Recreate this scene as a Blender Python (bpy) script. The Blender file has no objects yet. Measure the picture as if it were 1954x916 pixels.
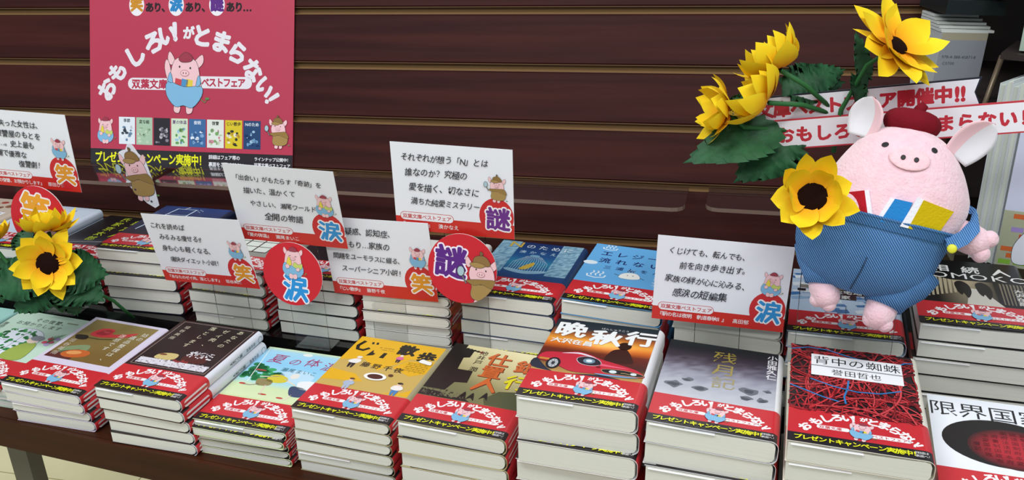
import bpy, bmesh, math, random
import numpy as np
from mathutils import Vector, Matrix
from mathutils.geometry import tessellate_polygon

# ------------------------------------------------------------------ frame, camera, light
# 1 scene unit = 1 m.  P(a, b, c): millimetres; a to the right, b into the display, c up (c = -1232 is the floor)
C = bpy.context.scene.collection
SC = bpy.context.scene
def P(a, b, c): return Vector((a/1000, b/1000, (c+1232)/1000))

cam_d = bpy.data.cameras.new('camera'); cam = bpy.data.objects.new('camera', cam_d); C.objects.link(cam)
cam_d.sensor_width = 36; cam_d.lens = 1735.87/1954*36; cam_d.clip_start = .01
R_ = Vector((0.97263, 0.229648, -0.035392)); U_ = Vector((-0.054769, 0.37461, 0.925563)); F_ = Vector((-0.225812, 0.898292, -0.376935))
cam.matrix_world = Matrix(((R_.x, U_.x, -F_.x, 0), (R_.y, U_.y, -F_.y, 0), (R_.z, U_.z, -F_.z, 1.232), (0, 0, 0, 1)))
SC.camera = cam
SC.view_settings.view_transform = 'Standard'; SC.view_settings.look = 'None'
SC.view_settings.gamma = 1; SC.view_settings.use_curve_mapping = False
SC.view_settings.exposure = -0.2
w = bpy.data.worlds.new('shop_daylight'); SC.world = w; w.use_nodes = True
w.node_tree.nodes['Background'].inputs[0].default_value = (.80, .90, 1, 1)
w.node_tree.nodes['Background'].inputs[1].default_value = .42
def area(name, loc, size, power, target, col=(1, 1, 1)):
    l = bpy.data.lights.new(name, 'AREA'); l.shape = 'RECTANGLE'; l.size, l.size_y = size; l.energy = power; l.color = col
    o = bpy.data.objects.new(name, l); C.objects.link(o); o.location = loc
    o.rotation_euler = (Vector(target)-Vector(loc)).to_track_quat('-Z', 'Y').to_euler(); return o
area('ceiling_tube_light', (-1.2, -.1, 2.75), (1.2, .3), 26, (-.6, .8, .7), (.96, .99, 1))
area('ceiling_tube_light', (.6, -.1, 2.75), (1.2, .3), 26, (0, .8, .7), (.96, .99, 1))
area('ceiling_tube_light', (-.3, -1.6, 2.7), (2.4, .3), 30, (-.3, .8, .8), (.96, .99, 1))
area('ceiling_tube_light', (-.9, 2.9, 2.7), (2.4, .4), 40, (-1.3, 1.6, 0), (1, .98, .94))

# ------------------------------------------------------------------ materials
def lin(h):
    if not isinstance(h, str): return tuple(h)
    h = h.lstrip('#'); v = [int(h[i:i+2], 16)/255 for i in (0, 2, 4)]
    return tuple(x/12.92 if x <= .04045 else ((x+.055)/1.055)**2.4 for x in v) + (1.,)
MATS = {}
def mat(name, col, rough=.5, spec=.5, bump=None, noise=None, metal=0, sheen=0, wave=None, sub=0):
    if name in MATS: return MATS[name]
    m = bpy.data.materials.new(name); m.use_nodes = True; nt = m.node_tree; b = nt.nodes['Principled BSDF']
    c = lin(col) if isinstance(col, str) else col
    b.inputs['Base Color'].default_value = c; b.inputs['Roughness'].default_value = rough
    b.inputs['Specular IOR Level'].default_value = spec; b.inputs['Metallic'].default_value = metal
    if sheen: b.inputs['Sheen Weight'].default_value = sheen; b.inputs['Sheen Roughness'].default_value = .6
    if sub: b.inputs['Subsurface Weight'].default_value = sub; b.inputs['Subsurface Scale'].default_value = .004
    tc = nt.nodes.new('ShaderNodeTexCoord')
    if noise:                                  # (scale xyz, colour 2, low, high)
        mp = nt.nodes.new('ShaderNodeMapping'); mp.inputs['Scale'].default_value = noise[0]
        n = nt.nodes.new('ShaderNodeTexNoise'); n.inputs['Scale'].default_value = 1; n.inputs['Detail'].default_value = 5
        r = nt.nodes.new('ShaderNodeValToRGB'); r.color_ramp.elements[0].position = noise[2]; r.color_ramp.elements[1].position = noise[3]
        r.color_ramp.elements[0].color = c; r.color_ramp.elements[1].color = lin(noise[1])
        nt.links.new(tc.outputs['Object'], mp.inputs[0]); nt.links.new(mp.outputs[0], n.inputs[0])
        nt.links.new(n.outputs[0], r.inputs[0]); nt.links.new(r.outputs[0], b.inputs['Base Color'])
    if bump or wave:
        bp = nt.nodes.new('ShaderNodeBump')
        if bump:
            mp = nt.nodes.new('ShaderNodeMapping'); mp.inputs['Scale'].default_value = bump[0] if isinstance(bump[0], tuple) else (bump[0],)*3
            n = nt.nodes.new('ShaderNodeTexNoise'); n.inputs['Scale'].default_value = 1; n.inputs['Detail'].default_value = 3
            nt.links.new(tc.outputs['Object'], mp.inputs[0]); nt.links.new(mp.outputs[0], n.inputs[0]); src = n.outputs[0]
        else:
            mp = nt.nodes.new('ShaderNodeMapping'); mp.inputs['Rotation'].default_value = wave[2]
            n = nt.nodes.new('ShaderNodeTexWave'); n.inputs['Scale'].default_value = wave[0]; n.inputs['Distortion'].default_value = wave[3]
            n.inputs['Detail Scale'].default_value = 2
            nt.links.new(tc.outputs['Object'], mp.inputs[0]); nt.links.new(mp.outputs[0], n.inputs[0]); src = n.outputs[1]
            r = nt.nodes.new('ShaderNodeValToRGB'); r.color_ramp.elements[0].color = c; r.color_ramp.elements[1].color = lin(wave[4])
            nt.links.new(src, r.inputs[0]); nt.links.new(r.outputs[0], b.inputs['Base Color'])
        bp.inputs['Strength'].default_value = (bump or wave)[1]; bp.inputs['Distance'].default_value = .001
        nt.links.new(src, bp.inputs['Height']); nt.links.new(bp.outputs[0], b.inputs['Normal'])
    MATS[name] = m; return m
def ink(name='printed_ink', rough=.38, spec=.5, sheen=0, bump=0):
    if name in MATS: return MATS[name]
    m = bpy.data.materials.new(name); m.use_nodes = True; nt = m.node_tree; b = nt.nodes['Principled BSDF']
    a = nt.nodes.new('ShaderNodeAttribute'); a.attribute_name = 'ink'; nt.links.new(a.outputs['Color'], b.inputs['Base Color'])
    b.inputs['Roughness'].default_value = rough; b.inputs['Specular IOR Level'].default_value = spec
    if sheen: b.inputs['Sheen Weight'].default_value = sheen
    if bump:
        n = nt.nodes.new('ShaderNodeTexNoise'); n.inputs['Scale'].default_value = bump
        bp = nt.nodes.new('ShaderNodeBump'); bp.inputs['Strength'].default_value = .4; bp.inputs['Distance'].default_value = .001
        nt.links.new(n.outputs[0], bp.inputs['Height']); nt.links.new(bp.outputs[0], b.inputs['Normal'])
    MATS[name] = m; return m
def acrylic(name, tint=(.97, .985, .98, 1), f=.5):
    if name in MATS: return MATS[name]
    m = bpy.data.materials.new(name); m.use_nodes = True; nt = m.node_tree; nt.nodes.clear()
    o = nt.nodes.new('ShaderNodeOutputMaterial'); t = nt.nodes.new('ShaderNodeBsdfTransparent'); t.inputs[0].default_value = tint
    g = nt.nodes.new('ShaderNodeBsdfGlossy'); g.inputs['Roughness'].default_value = .06; mx = nt.nodes.new('ShaderNodeMixShader')
    fr = nt.nodes.new('ShaderNodeFresnel'); fr.inputs[0].default_value = 1.49
    mm = nt.nodes.new('ShaderNodeMath'); mm.operation = 'MULTIPLY'; mm.inputs[1].default_value = f
    nt.links.new(fr.outputs[0], mm.inputs[0]); nt.links.new(mm.outputs[0], mx.inputs[0])
    nt.links.new(t.outputs[0], mx.inputs[1]); nt.links.new(g.outputs[0], mx.inputs[2]); nt.links.new(mx.outputs[0], o.inputs[0])
    MATS[name] = m; return m

# ------------------------------------------------------------------ mesh helpers (all coordinates in mm, local)
class MB:
    def __init__(s): s.v = []; s.f = []; s.c = []; s.sm = []
    def add(s, vs, fs, col=None, smooth=False):
        n = len(s.v); s.v += [tuple(map(float, p)) for p in vs]; s.f += [tuple(i+n for i in f) for f in fs]
        s.c += [col]*len(fs); s.sm += [smooth]*len(fs)
    def box(s, x0, x1, y0, y1, z0, z1, col=None, r=None):
        vs = [(x, y, z) for z in (z0, z1) for y in (y0, y1) for x in (x0, x1)]
        s.add(vs, [(0, 2, 3, 1), (4, 5, 7, 6), (0, 1, 5, 4), (2, 6, 7, 3), (0, 4, 6, 2), (1, 3, 7, 5)], col)
    def prism(s, poly, z0, z1, col=None, axes='xyz', side=None):   # poly in 2-D extruded along the third axis
        n = len(poly); m = {'xyz': lambda p, q, z: (p, q, z), 'xzy': lambda p, q, z: (p, z, q), 'yzx': lambda p, q, z: (z, p, q)}[axes]
        vs = [m(p, q, z0) for p, q in poly]+[m(p, q, z1) for p, q in poly]
        tr = tessellate_polygon([[Vector((p, q, 0)) for p, q in poly]])
        s.add(vs, [tuple(t) for t in tr]+[tuple(i+n for i in t) for t in tr], col)
        s.add(vs, [(i, (i+1) % n, (i+1) % n+n, i+n) for i in range(n)], side or col)
    def tube(s, pts, rad, n=8, col=None, caps=True):
        pts = [Vector(p) for p in pts]; rad = rad if isinstance(rad, (list, tuple)) else [rad]*len(pts)
        vs = []; up = Vector((0.13, .21, 1)).normalized()
        for i, p in enumerate(pts):
            d = (pts[min(i+1, len(pts)-1)]-pts[max(i-1, 0)]).normalized(); a = d.cross(up)
            if a.length < .1: a = d.cross(Vector((1, 0, 0)))
            a.normalize(); b = d.cross(a)
            vs += [p+(a*math.cos(t)+b*math.sin(t))*rad[i] for t in [2*math.pi*k/n for k in range(n)]]
        fs = [(i*n+k, i*n+(k+1) % n, (i+1)*n+(k+1) % n, (i+1)*n+k) for i in range(len(pts)-1) for k in range(n)]
        if caps: fs += [tuple(range(n))[::-1], tuple((len(pts)-1)*n+k for k in range(n))]
        s.add(vs, fs, col, True)
    def rings(s, rings, col=None, cap=True, smooth=True):
        n = len(rings[0]); vs = [p for r in rings for p in r]
        fs = [(i*n+k, i*n+(k+1) % n, (i+1)*n+(k+1) % n, (i+1)*n+k) for i in range(len(rings)-1) for k in range(n)]
        if cap: fs += [tuple(range(n))[::-1], tuple((len(rings)-1)*n+k for k in range(n))]
        s.add(vs, fs, col, smooth)
    def mesh(s, name, m):
        me = bpy.data.meshes.new(name); me.from_pydata([(x/1000, y/1000, z/1000) for x, y, z in s.v], [], s.f)
        me.materials.append(m)
        me.polygons.foreach_set('use_smooth', s.sm)
        if any(c is not None for c in s.c):
            at = me.color_attributes.new('ink', 'FLOAT_COLOR', 'CORNER'); buf = []
            for c, f in zip(s.c, s.f):
                if c is None: buf += [1, 1, 1, 1]*len(f)
                elif isinstance(c, list):
                    for q in c: buf += list(q)
                else: buf += list(lin(c))*len(f)
            at.data.foreach_set('color', buf)
        me.update(); return me
    def build(s, name, m, parent=None, mat4=None):
        o = bpy.data.objects.new(name, s.mesh(name, m)); C.objects.link(o)
        if parent: o.parent = parent
        if mat4 is not None: o.matrix_local = mat4
        return o
def tag(o, label=None, cat=None, group=None, kind=None):
    if label: o['label'] = label
    if cat: o['category'] = cat
    if group: o['group'] = group
    if kind: o['kind'] = kind
    return o
def empty(name, M=None):
    o = bpy.data.objects.new(name, None); o.empty_display_size = .02; C.objects.link(o)
    if M is not None: o.matrix_world = M
    return o
def frame(o, x, y, z):                       # matrix from origin (world m) and three axes
    x, y, z = Vector(x), Vector(y), Vector(z)
    return Matrix(((x[0], y[0], z[0], o[0]), (x[1], y[1], z[1], o[1]), (x[2], y[2], z[2], o[2]), (0, 0, 0, 1)))

# ------------------------------------------------------------------ printing: flat ink laid on a surface, as mesh
GL = {}
_fc = bpy.data.curves.new('glyph', 'FONT'); _fo = bpy.data.objects.new('glyph', _fc); C.objects.link(_fo)
def base_glyph(ch):
    _fc.body = ch; _fc.offset = 0; _fc.resolution_u = 2 if ord(ch) < 0x3100 else 1
    dg = bpy.context.evaluated_depsgraph_get(); e = _fo.evaluated_get(dg); me = e.to_mesh()
    v = np.array([(q.co.x, q.co.y+.12) for q in me.vertices]).reshape(-1, 2); f = [tuple(p.vertices) for p in me.polygons]
    e.to_mesh_clear(); return v, f
def glyph(ch, off):                          # off > 0 widens every stroke: a ribbon along the outline of the letter
    off = max(0, round(off, 3)); k = (ch, off)
    if k in GL: return GL[k]
    if (ch, 0) not in GL:
        v, f = base_glyph(ch)
        GL[ch, 0] = (v, f, 1. if ord(ch) > 0x2000 else (v[:, 0].max()+.07 if len(v) else .35))
    v, f, adv = GL[ch, 0]
    if off > 0 and len(v):
        cnt = {}
        for q in f:
            for i in range(len(q)): e = tuple(sorted((q[i], q[(i+1) % len(q)]))); cnt[e] = cnt.get(e, 0)+1
        V = [tuple(p)+(0,) for p in v]; F2 = list(f); bv = set(); m_ = 0
        for (i, j), c in cnt.items():
            if c != 1: continue
            d = v[j]-v[i]; l = math.hypot(*d)
            if l < 1e-6: continue
            nx, ny = -d[1]/l*off, d[0]/l*off; n = len(V); bv |= {i, j}
            m_ = (m_+1) % 7; zz = -.55-.035*m_; V += [(v[i][0]-nx, v[i][1]-ny, zz), (v[j][0]-nx, v[j][1]-ny, zz), (v[j][0]+nx, v[j][1]+ny, zz), (v[i][0]+nx, v[i][1]+ny, zz)]; F2.append((n, n+1, n+2, n+3))
        if off >= .03:
            for i in bv:
                m_ = (m_+1) % 7; n = len(V); V += [(v[i][0]+off*math.cos(t*1.0472), v[i][1]+off*math.sin(t*1.0472), -.15-.05*m_) for t in range(6)]; F2.append(tuple(range(n, n+6)))
        GL[k] = (np.array(V), F2, adv)
    return GL[ch, off] if (ch, off) in GL else GL[ch, 0]
class Art:
    DZ = .045
    def __init__(s): s.v = []; s.f = []; s.c = []; s.z = 0
    def up(s, n=1): s.z += n
    def raw(s, v, f, col, zc=None):
        n = len(s.v); z = s.z*s.DZ; s.v += [(x, y, z) for x, y in v] if zc is None else [(x, y, z+q*s.DZ) for (x, y), q in zip(v, zc)]; s.f += [tuple(i+n for i in q) for q in f]; s.c += [col]*len(f)
    def poly(s, pts, col):
        tr = tessellate_polygon([[Vector((x, y, 0)) for x, y in pts]])
        out = []
        for t in tr:
            a, b, c = (pts[i] for i in t)
            if (b[0]-a[0])*(c[1]-a[1])-(b[1]-a[1])*(c[0]-a[0]) < 0: t = t[::-1]
            out.append(tuple(t))
        s.raw(pts, out, col)
    def rect(s, x0, y0, x1, y1, col): s.raw([(x0, y0), (x1, y0), (x1, y1), (x0, y1)], [(0, 1, 2, 3)], col)
    def rrect(s, x0, y0, x1, y1, r, col):
        p = []
        for cx, cy, a0 in ((x1-r, y1-r, 0), (x0+r, y1-r, 90), (x0+r, y0+r, 180), (x1-r, y0+r, 270)):
            p += [(cx+r*math.cos(math.radians(a0+t)), cy+r*math.sin(math.radians(a0+t))) for t in (0, 22, 45, 67, 90)]
        s.raw(p, [tuple(range(len(p)))], col)
    def ell(s, x, y, rx, ry, col, rot=0, n=20, a0=0, a1=360):
        c, q = math.cos(math.radians(rot)), math.sin(math.radians(rot)); p = []
        for k in range(n+1 if a1-a0 < 360 else n):
            t = math.radians(a0+(a1-a0)*k/n); u, v = rx*math.cos(t), ry*math.sin(t); p.append((x+u*c-v*q, y+u*q+v*c))
        s.raw(p, [tuple(range(len(p)))], col)
    def blob(s, pts, col, line=None, lw=.35, sub=4):
        n = len(pts); out = []
        for i in range(n):
            p0, p1, p2, p3 = (pts[(i+k-1) % n] for k in range(4))
            for j in range(sub):
                t = j/sub; out.append(tuple(.5*(2*p1[d]+(p2[d]-p0[d])*t+(2*p0[d]-5*p1[d]+4*p2[d]-p3[d])*t*t+(3*p1[d]-p0[d]-3*p2[d]+p3[d])*t**3) for d in (0, 1)))
        if line: s.line(out+[out[0]], lw, line); s.up()
        s.poly(out, col)
    def line(s, pts, w, col):
        v = []; n = len(pts)
        for i in range(n):
            a = pts[max(i-1, 0)]; b = pts[min(i+1, n-1)]
            if n > 2 and pts[0] == pts[-1] and i in (0, n-1): a, b = pts[-2], pts[1]
            dx, dy = b[0]-a[0], b[1]-a[1]; l = math.hypot(dx, dy) or 1
            v += [(pts[i][0]+dy/l*w/2, pts[i][1]-dx/l*w/2), (pts[i][0]-dy/l*w/2, pts[i][1]+dx/l*w/2)]
        s.raw(v, [(2*i, 2*i+2, 2*i+3, 2*i+1) for i in range(n-1)], col)
    def grid(s, x0, y0, x1, y1, nx, ny, fn):
        n = len(s.v); z = s.z*s.DZ
        cs = {}
        for j in range(ny+1):
            for i in range(nx+1):
                x = x0+(x1-x0)*i/nx; y = y0+(y1-y0)*j/ny; s.v.append((x, y, z)); cs[i, j] = fn(i/nx, j/ny)
        for j in range(ny):
            for i in range(nx):
                a = n+j*(nx+1)+i; s.f.append((a, a+1, a+nx+2, a+nx+1)); s.c.append([cs[i, j], cs[i+1, j], cs[i+1, j+1], cs[i, j+1]])
    def ch(s, c, x, y, h, col, off=0., rot=0, sx=1., skew=0.):   # centred on x, y
        v, f, adv = glyph(c, off)
        if not len(v): return
        zc = v[:, 2].tolist() if v.shape[1] == 3 else None; q = (v[:, :2]-np.array([adv/2 if adv != 1 else .5, .5]))*h; q[:, 0] = q[:, 0]*sx+q[:, 1]*skew
        a = math.radians(rot); R = np.array([[math.cos(a), math.sin(a)], [-math.sin(a), math.cos(a)]])
        s.raw([tuple(t) for t in (q@R+np.array([x, y])).tolist()], f, col, zc)
    def text(s, t, x, y, h, col, off=0., sp=1., rot=0, sx=1., skew=0., vert=False, jit=0, al='l', rnd=None):
        r = rnd or random.Random(len(t)*7+int(x))
        advs = [1 if vert else glyph(c, off)[2]*sx if c != ' ' else .5 for c in t]; tot = sum(advs)*h*sp
        d = -tot/2 if al == 'c' else 0; a = math.radians(rot-90 if vert else rot)
        for c, ad in zip(t, advs):
            cx = d+ad*h*sp/2; d += ad*h*sp
            if c == ' ': continue
            rr = 90+rot-90 if vert else rot
            if vert and c in 'ー…': rr -= 90
            j = (r.uniform(-jit, jit), r.uniform(-jit, jit)) if jit else (0, 0)
            s.ch(c, x+cx*math.cos(a)+j[0]*h, y+cx*math.sin(a)+j[1]*h, h*(1+(r.uniform(-jit, jit) if jit else 0)), col, off, rr+(r.uniform(-60, 60)*jit if jit else 0), sx, skew)
    def outlined(s, c, x, y, h, col, edge, w, off=.03, rot=0):
        s.ch(c, x, y, h, edge, off+w/h, rot); s.up(2); s.ch(c, x, y, h, col, off, rot)
    def build(s, name, parent, M=None, m=None, yz=False):
        b = MB(); b.v = [(x, -z, y) for x, y, z in s.v] if yz else s.v; b.f = s.f; b.c = s.c; b.sm = [False]*len(s.f)
        return b.build(name, m or ink(), parent, M)

PINK, BLUE, BERET, DARK, BROWN = '#efc3c6', '#7fb4d6', '#9c3a4a', '#3a3638', '#a5874e'
def pig(A, x, y, h, kind='stand', rot=0, lw=None, fl=1, wave=False):
    lw = lw or h*.014; ca, sa = math.cos(math.radians(rot)), math.sin(math.radians(rot)); z0 = A.z
    T = lambda u, v: (x+h*(fl*u*ca-v*sa), y+h*(fl*u*sa+v*ca))
    B = lambda pts, col, ln=DARK, l=lw: A.blob([T(*p) for p in pts], col, ln, l, 3)
    E = lambda u, v, r1, r2, col: A.blob([T(u+r1*math.cos(t), v+r2*math.sin(t)) for t in [k*math.pi/4 for k in range(8)]], col, None, 0, 2)
    B([(-.2, .86), (-.3, 1.0), (-.33, .88), (-.27, .78)], PINK); B([(.16, .84), (.3, .98), (.33, .86), (.24, .76)], PINK); A.up()
    if kind == 'stand':
        if wave: B([(-.3, .5), (-.38, .72), (-.36, .86), (-.3, .8), (-.24, .55)], PINK)
        B([(-.16, .14), (-.17, .02), (-.08, .0), (-.06, .12)], PINK); B([(.06, .14), (.07, .0), (.16, .02), (.17, .14)], PINK); A.up()
        B([(0, .92), (-.2, .86), (-.27, .6), (-.3, .36), (0, .2), (.3, .36), (.28, .6), (.2, .86)], PINK); A.up()
        for u, c in ((-.12, '#c94a4e'), (.0, '#4f8fc0'), (.09, '#e0c94a')):
            A.poly([T(u-.06, .42), T(u+.06, .4), T(u+.07, .55), T(u-.05, .57)], c)
        A.up(); B([(-.31, .5), (0, .43), (.31, .46), (.33, .3), (.17, .1), (0, .13), (-.15, .1), (-.32, .28)], BLUE); A.up()
        B([(-.31, .52), (-.27, .66), (-.22, .5)], BLUE); B([(.3, .5), (.26, .64), (.22, .46)], BLUE)
        A.line([T(.32, .25), T(.4, .2), T(.43, .26)], lw, '#5b8a4e'); A.up()
        E(.44, .27, .04, .02, '#5b8a4e'); B([(-.12, .9), (0, 1.0), (.13, .93), (.1, .86), (-.06, .84)], BERET); A.up()
    elif kind == 'cry':
        B([(0, .95), (-.22, .85), (-.29, .55), (-.3, .3), (0, .18), (.3, .3), (.29, .55), (.22, .85)], PINK); A.up()
        B([(-.3, .5), (-.1, .42), (.1, .42), (.3, .5), (.36, .25), (.2, .06), (0, .1), (-.2, .06), (-.36, .25)], BLUE); A.up()
        B([(-.12, .16), (-.13, .02), (-.02, .0), (0, .12)], PINK); B([(0, .12), (.02, .0), (.13, .02), (.12, .16)], PINK)
        B([(-.22, .46), (-.14, .72), (-.05, .5), (-.1, .42)], '#e3d04e'); B([(0, .42), (.06, .55), (.18, .48), (.32, .52), (.3, .36), (.16, .34)], '#c3d06a')
        B([(-.26, .42), (-.16, .46), (-.12, .36), (-.22, .32)], PINK); B([(.12, .36), (.22, .38), (.22, .28), (.12, .28)], PINK); A.up()
        A.line([T(.34, .2), T(.42, .16), T(.44, .22)], lw, '#8a7a4e'); E(.45, .23, .035, .02, '#7f8a4e')
        B([(-.12, .96), (0, 1.04), (.13, .98), (.12, .9), (-.12, .9)], BERET); A.up()
    else:
        B([(-.1, .12), (-.12, .02), (-.02, .0), (0, .12)], PINK); B([(.06, .12), (.06, .0), (.15, .02), (.15, .12)], PINK); A.up()
        B([(-.02, .9), (-.2, .82), (-.24, .6), (-.1, .42), (.24, .42), (.28, .62), (.2, .84)], PINK); A.up()
        B([(-.2, .5), (0, .44), (.24, .5), (.36, .4), (.34, .18), (.16, .1), (-.12, .12), (-.2, .22), (-.18, .38)], BROWN); A.up()
        B([(-.3, .5), (-.14, .42), (.02, .46), (.2, .4), (.4, .36), (.3, .56), (.1, .56), (-.12, .54)], '#94773f'); A.up()
        A.blob([T(-.42+.07*math.cos(t), .68+.1*math.sin(t)) for t in [k*math.pi/4 for k in range(8)]], '#a9c3cc', DARK, lw*2, 2)
        A.line([T(-.38, .58), T(-.3, .44)], lw*2.5, '#6f6f72')
        B([(-.16, .86), (-.14, 1.0), (.02, 1.05), (.14, .98), (.18, .86), (0, .84)], '#8c6c3c'); B([(-.24, .86), (-.1, .9), (.08, .86), (0, .8), (-.14, .8)], BROWN)
        B([(-.02, 1.04), (-.03, 1.13), (.03, 1.1)], '#77603a'); A.up()
        E(.42, .12, .04, .02, '#5b8a4e')
    for u, v in ((-.1, .76), (.1, .75)): E(u, v, .014, .018, '#2b2426') if kind != 'cry' else A.line([T(u-.03, v), T(u, v-.015), T(u+.03, v)], lw, DARK)
    E(0, .66, .085, .055, '#c98f95'); A.up(); E(0, .66, .072, .044, '#f2c6c8'); A.up(); E(-.025, .66, .01, .014, '#6b4a4e'); E(.025, .66, .01, .014, '#6b4a4e')
    A.z = z0+10

RED, BLACK, YEL = '#c82c33', '#241f1f', '#ecea1e'
ARC = [('お', 12.5, 22, 52, 8.6), ('も', 20.3, 31, 38, 8.8), ('し', 28, 36.5, 24, 8.8), ('ろ', 36, 40, 12, 8.6), ('い', 44, 41.2, 5, 8.8), ('！', 50.6, 41.2, 0, 8.8),
       ('が', 55.5, 42, -4, 5), ('と', 62, 40.4, -10, 8.8), ('ま', 70, 38, -20, 9), ('ら', 77.6, 33.6, -32, 8.8), ('な', 84.4, 28.5, -45, 8.6), ('い', 89.6, 22.2, -56, 8.2), ('！', 93.6, 16, -62, 8)]
def fair_art(A):
    for c, x, y, r, h in ARC: A.ch(c, x, y-.6, h*1.17, '#f4efef', .05, r)
    A.rrect(21, 21.6, 45, 26.2, 2.2, '#f4efef'); A.rrect(57, 18.6, 88, 23.2, 2.2, '#f4efef')
    A.up(); A.text('双葉文庫', 22.6, 23.9, 4.2, RED, .02); A.text('ベストフェア', 60.5, 20.9, 4.2, RED, .02)

# ------------------------------------------------------------------ the slatwall (leans back 17.3 degrees)
t_ = math.radians(17.33); ct, st = math.cos(t_), math.sin(t_)
WALL = frame(Vector((0, 0, 1.232)), (1, 0, 0), (0, ct, -st), (0, st, ct))     # local axes: x right, y into the wall, z up the wall
BK = empty('wall_back', WALL); tag(BK, kind='structure')
wood = mat('mahogany_laminate', '#2c1412', .5, .1, noise=((3, 3, 60), '#45211d', .3, .75), bump=((6, 6, 160), .1))
mdf = mat('raw_groove_edge', '#8a6a44', .7, .1)
X0, X1 = -1400, 219
b = MB(); b.box(X0, X1, 1158, 1170, -420, 520); b.build('backing_board', mdf, BK)
zs = [-104+72.1*k for k in range(-4, 9)]
def slat(z0, z1):
    q = MB(); e = 2.2
    prof = [(1150+e, z0), (1150, z0+e), (1150, z1-e), (1150+e*.7, z1), (1158, z1), (1158, z0)]
    q.prism(prof, X0, X1, axes='yzx'); return q
sl = None
for k in range(len(zs)-1):
    if sl is None: sl = slat(4.6, 72.1-4.6).build('slat_panel', wood, BK); sl.location.z = zs[k]/1000
    else:
        o = sl.copy(); C.objects.link(o); o.location.z = zs[k]/1000
b = MB()
for k in range(len(zs)):
    b.box(X0, X1, 1150.2, 1151.6, zs[k]-4.8, zs[k]-3.8); b.box(X0, X1, 1150.2, 1151.6, zs[k]+4.2, zs[k]+5)
tag(b.build('groove_lip', mat('groove_lip_brown', '#6a4d34', .5, .2), BK), kind='stuff')
b = MB(); b.box(219, 243, 1138, 1175, -420, 520); tag(b.build('trim_1', wood, None, WALL), kind='structure')

# ------------------------------------------------------------------ floor, table, back step
tile = mat('beige_floor_tile', '#e6deb0', .4, .3, noise=((4, 4, 4), '#dcd3a4', .4, .6))
FL = empty('floor', Matrix.Identity(4)); tag(FL, kind='structure')
grout = MB(); grout.box(-3500, 2500, -1500, 4500, -30, -4); grout.build('grout', mat('grout_grey', '#968e70', .8), FL)
tl = None
for i in range(-8, 6):
    for j in range(-3, 10):
        if tl is None:
            q = MB(); q.box(1.5, 448.5, 1.5, 448.5, -6, 0); tl = q.build('tile', tile, FL); o = tl
        else: o = tl.copy(); C.objects.link(o)
        o.location = (i*.45+.11, j*.45+.05, 0)
a0 = math.atan(-.115)
TB = frame(P(-506, 665, -532), (math.cos(a0), math.sin(a0), 0), (-math.sin(a0), math.cos(a0), 0), (0, 0, 1))
T0 = empty('display_table', TB); tag(T0, 'dark mahogany display table with raised black back step carrying the book stacks', 'table')
tw = mat('table_edge_wood', '#2c150a', .45, .15, noise=((3, 60, 60), '#42200e', .3, .7))
def wl(a, b):                                  # shelf-frame mm -> table-local mm
    q = TB.inverted() @ P(a, b, -532); return (q.x*1000, q.y*1000)
b = MB(); b.prism([(-900, -3), (1100, -3), wl(560, 1027), wl(-1480, 1027)], -28, -.2); b.build('tabletop', tw, T0)
b = MB(); b.box(-900, 1100, -8, -3, -36, -.6); b.build('front_edge', tw, T0)
blk = mat('black_gloss_board', '#0d0b0d', .18, .5)
RS = empty('back_step', TB); tag(RS, 'glossy black raised board under the back row of book stacks', 'riser')
b = MB(); b.prism([(-880, 172), (1080, 172), wl(550, 1031), wl(-1460, 1031)], 0, 43.4); b.build('riser_board', blk, RS)
for x in (-262, 1000):
    b = MB(); b.box(x-14, x+14, 12, 30, -699, -29); b.build('leg', mat('grey_painted_steel', '#5d5a50', .5, .5, metal=.3), T0)
# ------------------------------------------------------------------ books
page = mat('page_edge_paper', '#e2e0d6', .8, .2, wave=None, noise=((3, 3, 2200), '#cbc8bc', .25, .95))
covm = ink('coated_cover_paper', .3, .5)
BW, BH = 103., 148.
def block_mesh(T, sag):
    b = MB(); pts = [(1.2, .6), (96, .6), (99.5, 2.2), (101, min(T*.5, 5))]
    pts += [(101, T-min(T*.4, 5)), (99.6, T-2.2)]
    for k in range(9):
        u = 96-k*(96-1.2)/8; pts.append((u, T-.7-sag*math.sin(math.pi*min(1, (100-u)/100*1.05))**.8 if k < 8 else T-.7-sag*.4))
    b.prism(pts, .3, BH-.8, axes='xzy'); return b.mesh('page_block', page)
def path(T, off):
    r = min(T*.42, 6); p = [(0, T)]+[(60, T), (BW-r, T)]
    for k in range(1, 6): t = math.pi/2*k/6; p.append((BW-r+r*math.sin(t), T-r+r*math.cos(t)))
    p += [(BW, T-r), (BW, r)]
    for k in range(1, 6): t = math.pi/2*k/6; p.append((BW-r+r*math.cos(t), r-r*math.sin(t)))
    p += [(BW-r, 0), (0, 0)]
    q = []
    for i, (x, z) in enumerate(p):
        a, c = p[max(i-1, 0)], p[min(i+1, len(p)-1)]; dx, dz = c[0]-a[0], c[1]-a[1]; l = math.hypot(dx, dz)
        q.append((x-dz/l*off, z+dx/l*off))
    return q
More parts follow.
